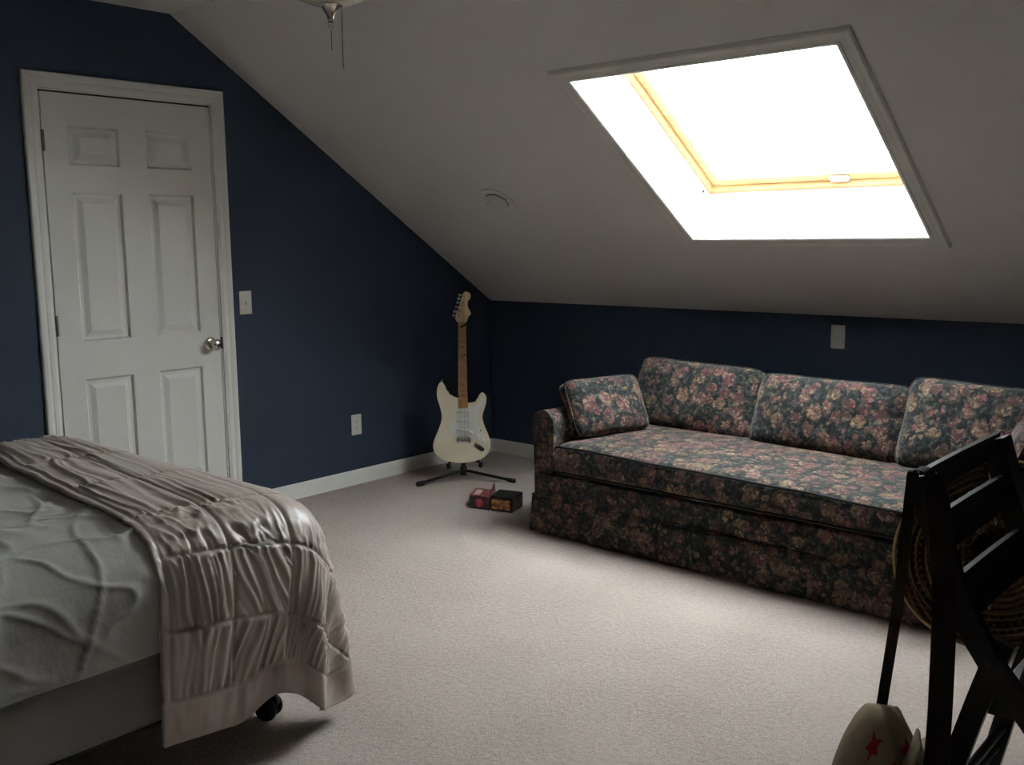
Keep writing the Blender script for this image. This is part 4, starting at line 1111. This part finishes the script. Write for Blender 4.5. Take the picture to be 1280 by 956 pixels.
br_ = obj('brim', brim(), M_STRAW, hat, True); md = br_.modifiers.new('thick', 'SOLIDIFY'); md.thickness = .003; md.offset = 0
bm = BM(); n = 64; rows = []
for f, z in ((.30, .0), (.298, -.02), (.29, -.06), (.275, -.085), (.24, -.102), (.15, -.110), (.05, -.113)):
    rows.append([bm.verts.new((RX * f * math.cos(2 * PI * k / n), RY * f * 1.08 * math.sin(2 * PI * k / n) / 1.08, z)) for k in range(n)])
for A, B in zip(rows, rows[1:]):
    for k in range(n): bm.faces.new((A[k], A[(k + 1) % n], B[(k + 1) % n], B[k]))
bm.faces.new(rows[-1])
cr = obj('crown', bm, M_STRAW, hat, True, 60); md = cr.modifiers.new('thick', 'SOLIDIFY'); md.thickness = .003; md.offset = 0
def hring(r, w, z=.004):
    bm = BM(); pts = [(RX * r * math.cos(a), RY * r * math.sin(a), .018 * math.sin(2 * a + .6) * (r - .3) + .010 * math.sin(3 * a) * (r - .3) ** 2 + .030 * (r - .3) ** 2 + z) for a in np.linspace(0, 2 * PI, 97)[:-1]]
    pts = [V(p) for p in pts]; m = len(pts); rings = []
    for i in range(m):
        t = (pts[(i + 1) % m] - pts[i - 1]).normalized(); u = V((0, 0, 1)); b = t.cross(u)
        rings.append([bm.verts.new(pts[i] + (u * math.cos(q) + b * math.sin(q)) * w) for q in (0, PI / 2, PI, 3 * PI / 2)])
    for i in range(m):
        A, B = rings[i], rings[(i + 1) % m]
        for k in range(4): bm.faces.new((A[k], A[(k + 1) % 4], B[(k + 1) % 4], B[k]))
    return bm
obj('brim_edge', hring(1.0, .0042, 0), paint('pale_straw_binding', (.40, .29, .15), .6, .1, 0), hat, True)
M_STRAWL = paint('light_straw_braid', (.19, .125, .058), .6, .15, 0)
for r in (.86, .80, .70, .64): obj('braid', hring(r, .0030, .003), M_STRAWL, hat, True)
bm = BM()                                    # openwork holes between the braids
for r, m_ in ((.83, 64), (.75, 58), (.67, 52)):
    for k in range(m_):
        a = 2 * PI * k / m_
        p = V((RX * r * math.cos(a), RY * r * math.sin(a), .018 * math.sin(2 * a + .6) * (r - .3) + .010 * math.sin(3 * a) * (r - .3) ** 2 + .030 * (r - .3) ** 2 + .0024))
        lathe(bm, [(.0068, 0), (.0060, .0006), (0, .0006)], 8, Matrix.Translation(p))
obj('openwork', bm, M_STRAWHOLE, hat)
cordm = paint('pale_cord', (.55, .52, .46), .6, .05, 0)
inv = HM.inverted()
kn = inv @ V((3.700, CY1 + .014, .900))
bm = BM(); tube(bm, open_spline([(-.02, .10 * .8, .006), inv @ V((3.688, CY1 + .03, .80)), kn, inv @ V((3.716, CY1 + .030, .905)), inv @ V((3.735, CY1 + .035, .82)), (.06, .075, .010)], 6), .0022, 6); obj('chin_cord', bm, cordm, hat, True)
bm = BM(); tube(bm, [(-.045, -.035, .012), (-.044, -.075, .020), (-.043, -.125, .022)], .0024, 6); tube(bm, [(-.043, -.125, .022), (-.043, -.138, .022)], [.005, .004], 8); tube(bm, [(-.036, -.03, .012), (-.036, -.055, .014)], .005, 8); obj('cord_end', bm, cordm, hat, True)

# ------------------------------------------------------------------ bag hung from the chair corner
def canvas():
    m = NT('tan_canvas'); c = m.coord(); n = m.noise(c, 7, 3)
    col = m.ramp(n, [(.3, (.14, .108, .068)), (.7, (.22, .18, .12))])
    m.base(col, .9, 0, .1); m.bump(m.noise(c, 300, 2), .3, .002); return m.m
M_CANVAS = canvas()
M_STRAP = paint('dark_brown_webbing', (.030, .021, .016), .8, .15, .3, 300, .1)
M_REDP = paint('red_print', (.24, .016, .015), .8, .15, .2, 200, .1)
BAG = V((3.665, -2.775, 0))
bag = tag(empty('shoulder_bag', BAG), 'tan canvas shoulder bag with red print, strap hung over the chair corner', 'bag')
def gobj(name, bm, m, par=None, **k):
    o = obj(name, bm, m, par or bag, **k); o.matrix_parent_inverse = Matrix.Translation(-bag.location) if par is None else Matrix.Identity(4); return o
vx = V((.750, .661, 0)); vy = V((-.661, .750, 0))         # across the view, away from the viewer
def bag_pt(u, v, front):                                     # u -1..1 across, v 0..1 bottom to top
    top = .405 - .012 * (u + .35) ** 2 * 2 + (.0 if u < .15 else -.10 * min(1, (u - .15) * 2.4) + .06 * max(0, min(1, (u - .35) * 2.2)))
    top += -.14 * max(0, (-u - .35) / .65) ** 1.4
    half = .118 + .035 * (1 - v)
    th = .075 * math.sqrt(max(0, 1 - (2 * v - 1) ** 4)) * math.sqrt(max(0, 1 - u ** 4)) + .004
    x = u * half + .022
    z = .004 + v * (top - .004)
    p = BAG + vx * x + V((0, 0, z)) + vy * (th if not front else -th) 
    w = .016 * fbm((x * 9, z * 8, 3.0 if front else 8.0), 3) * min(1, 4 * v * (1 - v) + .15)
    fold = .016 * math.exp(-((u + .30 - .55 * (1 - v)) / .10) ** 2) * v - .014 * math.exp(-((u - .12 + .2 * (1 - v)) / .12) ** 2) * v
    return p - vy * ((w + fold) if front else -w * .5)
bm = BM(); nu, nv = 46, 40; gr_ = {}
for side in (True, False):
    for i in range(nu + 1):
        for j in range(nv + 1):
            gr_[(i, j, side)] = bm.verts.new(bag_pt(-1 + 2 * i / nu, j / nv, side))
    for i in range(nu):
        for j in range(nv):
            f = [gr_[(i, j, side)], gr_[(i + 1, j, side)], gr_[(i + 1, j + 1, side)], gr_[(i, j + 1, side)]]
            bm.faces.new(f if side else f[::-1])
per = [(i, 0) for i in range(nu)] + [(nu, j) for j in range(nv)] + [(i, nv) for i in range(nu, 0, -1)] + [(0, j) for j in range(nv, 0, -1)]
for k in range(len(per)):
    a, b = per[k], per[(k + 1) % len(per)]; bm.faces.new((gr_[(*a, True)], gr_[(*b, True)], gr_[(*b, False)], gr_[(*a, False)]))
bagb = gobj('canvas_body', bm, M_CANVAS, smooth=True, angle=70)
def star(u0, v0, R_, rot, n=5):
    bm = BM(); c = bm.verts.new(bag_pt(u0, v0, True) - vy * .0025); ring_ = []
    for k in range(2 * n):
        for s in range(3):
            f = s / 3; a0 = rot + PI * k / n; a1 = rot + PI * (k + 1) / n; r0 = R_ if k % 2 == 0 else R_ * .45; r1 = R_ if (k + 1) % 2 == 0 else R_ * .45
            x = (1 - f) * r0 * math.sin(a0) + f * r1 * math.sin(a1); y = (1 - f) * r0 * math.cos(a0) + f * r1 * math.cos(a1)
            u_, v_ = u0 + x / .165, v0 + y / .38
            if abs(u_) > .97 or v_ > .97: u_, v_ = max(-.97, min(.97, u_)), min(.97, v_)
            ring_.append(bm.verts.new(bag_pt(u_, v_, True) - vy * .0022))
    m = len(ring_)
    for k in range(m): bm.faces.new((c, ring_[k], ring_[(k + 1) % m]))
    return gobj('printed_star', bm, M_REDP, bagb)
for a in ((-.50, .90, .024, .3), (.10, .83, .030, .0), (-.30, .72, .042, .5), (.55, .55, .045, .2), (-.75, .45, .03, .9), (.15, .30, .05, .1), (-.5, .2, .05, .6)): star(*a)
# rolled flap folded over on the near-right
bm = BM(); pts = []
nf, mf = 22, 14; rows = []
for i in range(nf + 1):
    f = i / nf; row = []
    for j in range(mf + 1):
        g_ = j / mf; a = PI * (.95 * g_ - .15)
        c0 = BAG + vx * (-.030 + .062 * f) - vy * (.070) + V((0, 0, .175 + .165 * (f ** .7)))
        p = c0 + (-vy * math.cos(a) * .040 + V((0, 0, 1)) * math.sin(a) * .042) + vx * (.03 * g_)
        p += V((0, 0, 1)) * .012 * fbm((f * 5, g_ * 4, 4.4), 2); row.append(bm.verts.new(p))
    rows.append(row)
for A, B in zip(rows, rows[1:]):
    for k in range(mf): bm.faces.new((A[k], A[k + 1], B[k + 1], B[k]))
fl_ = gobj('flap', bm, M_CANVAS, smooth=True); md = fl_.modifiers.new('thick', 'SOLIDIFY'); md.thickness = .005; md.offset = 0
# strap: from the left seam up over the chair corner and down to the right side
A0 = bag_pt(-.10, .985, False) + V((0, 0, 0)); 
TOPZ = .922
sp = [A0 + V((0, 0, -.01)), A0.lerp(V((3.700, -2.757, .88)), .5) + vx * .004, V((3.698, -2.757, .880)), V((3.705, -2.757, TOPZ - .004)), V((3.722, -2.757, TOPZ + .001)), V((3.737, -2.757, TOPZ - .012)),
      V((3.752, -2.760, .86)), V((3.775, -2.765, .70)), V((3.783, -2.775, .50)), V((3.785, -2.785, .36)), V((3.782, -2.795, .24))]
ups = [tuple(vx * .75 - vy * .66 * .6)] * 3 + [(0, 1, 0)] * 3 + [tuple(vx)] * 5
spl = open_spline(sp, 6); nS = len(spl)
upi = []
for i in range(nS):
    f = i / (nS - 1) * (len(sp) - 1); k = min(int(f), len(sp) - 2); upi.append(V(ups[k]).lerp(V(ups[k + 1]), f - k))
bm = BM(); ribbon(bm, spl, [.022 + .028 * min(1, max(0, (i / nS - .2) / .25)) for i in range(nS)], .003, upi); stp = gobj('strap', bm, M_STRAP, smooth=True, angle=50)
bm = BM(); cb = V((3.783, -2.791, .300)); ribbon(bm, [cb + vx * .027 - vy * .004 + V((0, 0, .006)), cb - vx * .027 - vy * .004 - V((0, 0, .004))], .006, .004, (0, 0, 1)); gobj('strap_slider', bm, M_STEEL, stp)

# ------------------------------------------------------------------ camera
cam = bpy.data.cameras.new('camera'); co = bpy.data.objects.new('camera', cam); COL.objects.link(co)
cam.sensor_fit = 'HORIZONTAL'; cam.sensor_width = 36.0; cam.lens = 1255.795 / 1280 * 36.0
cam.clip_start = .05; cam.clip_end = 200
R0 = V((0.750274430583704, 0.6610340647681383, -0.011056402145881807)); D0 = V((0.08645933309392229, -0.11468395537090534, -0.9896324439414051)); F0 = V((-0.6554487489752749, 0.7415399892093459, -0.1431970037052108))
CM = Matrix((R0, -D0, -F0)).transposed().to_4x4(); CM.translation = (4.412176861944196, -4.791029835753254, 1.3962751053192626)
co.matrix_world = CM; SC.camera = co

# ------------------------------------------------------------------ light: overcast sky through the skylight
w = bpy.data.worlds.new('overcast_sky'); SC.world = w; w.use_nodes = True
bg = w.node_tree.nodes['Background']; bg.inputs['Color'].default_value = (.93, .97, 1.0, 1); bg.inputs['Strength'].default_value = 36.0
vs = SC.view_settings; vs.view_transform = 'Standard'; vs.look = 'None'; vs.gamma = 1; vs.exposure = 0.0; vs.use_curve_mapping = False
cy = SC.cycles; cy.max_bounces = 12; cy.diffuse_bounces = 8; cy.glossy_bounces = 4; cy.transparent_max_bounces = 8; cy.sample_clamp_indirect = 12; cy.caustics_reflective = False; cy.caustics_refractive = False
try: cy.use_denoising = True; cy.denoiser = 'OPENIMAGEDENOISE'
except Exception: pass
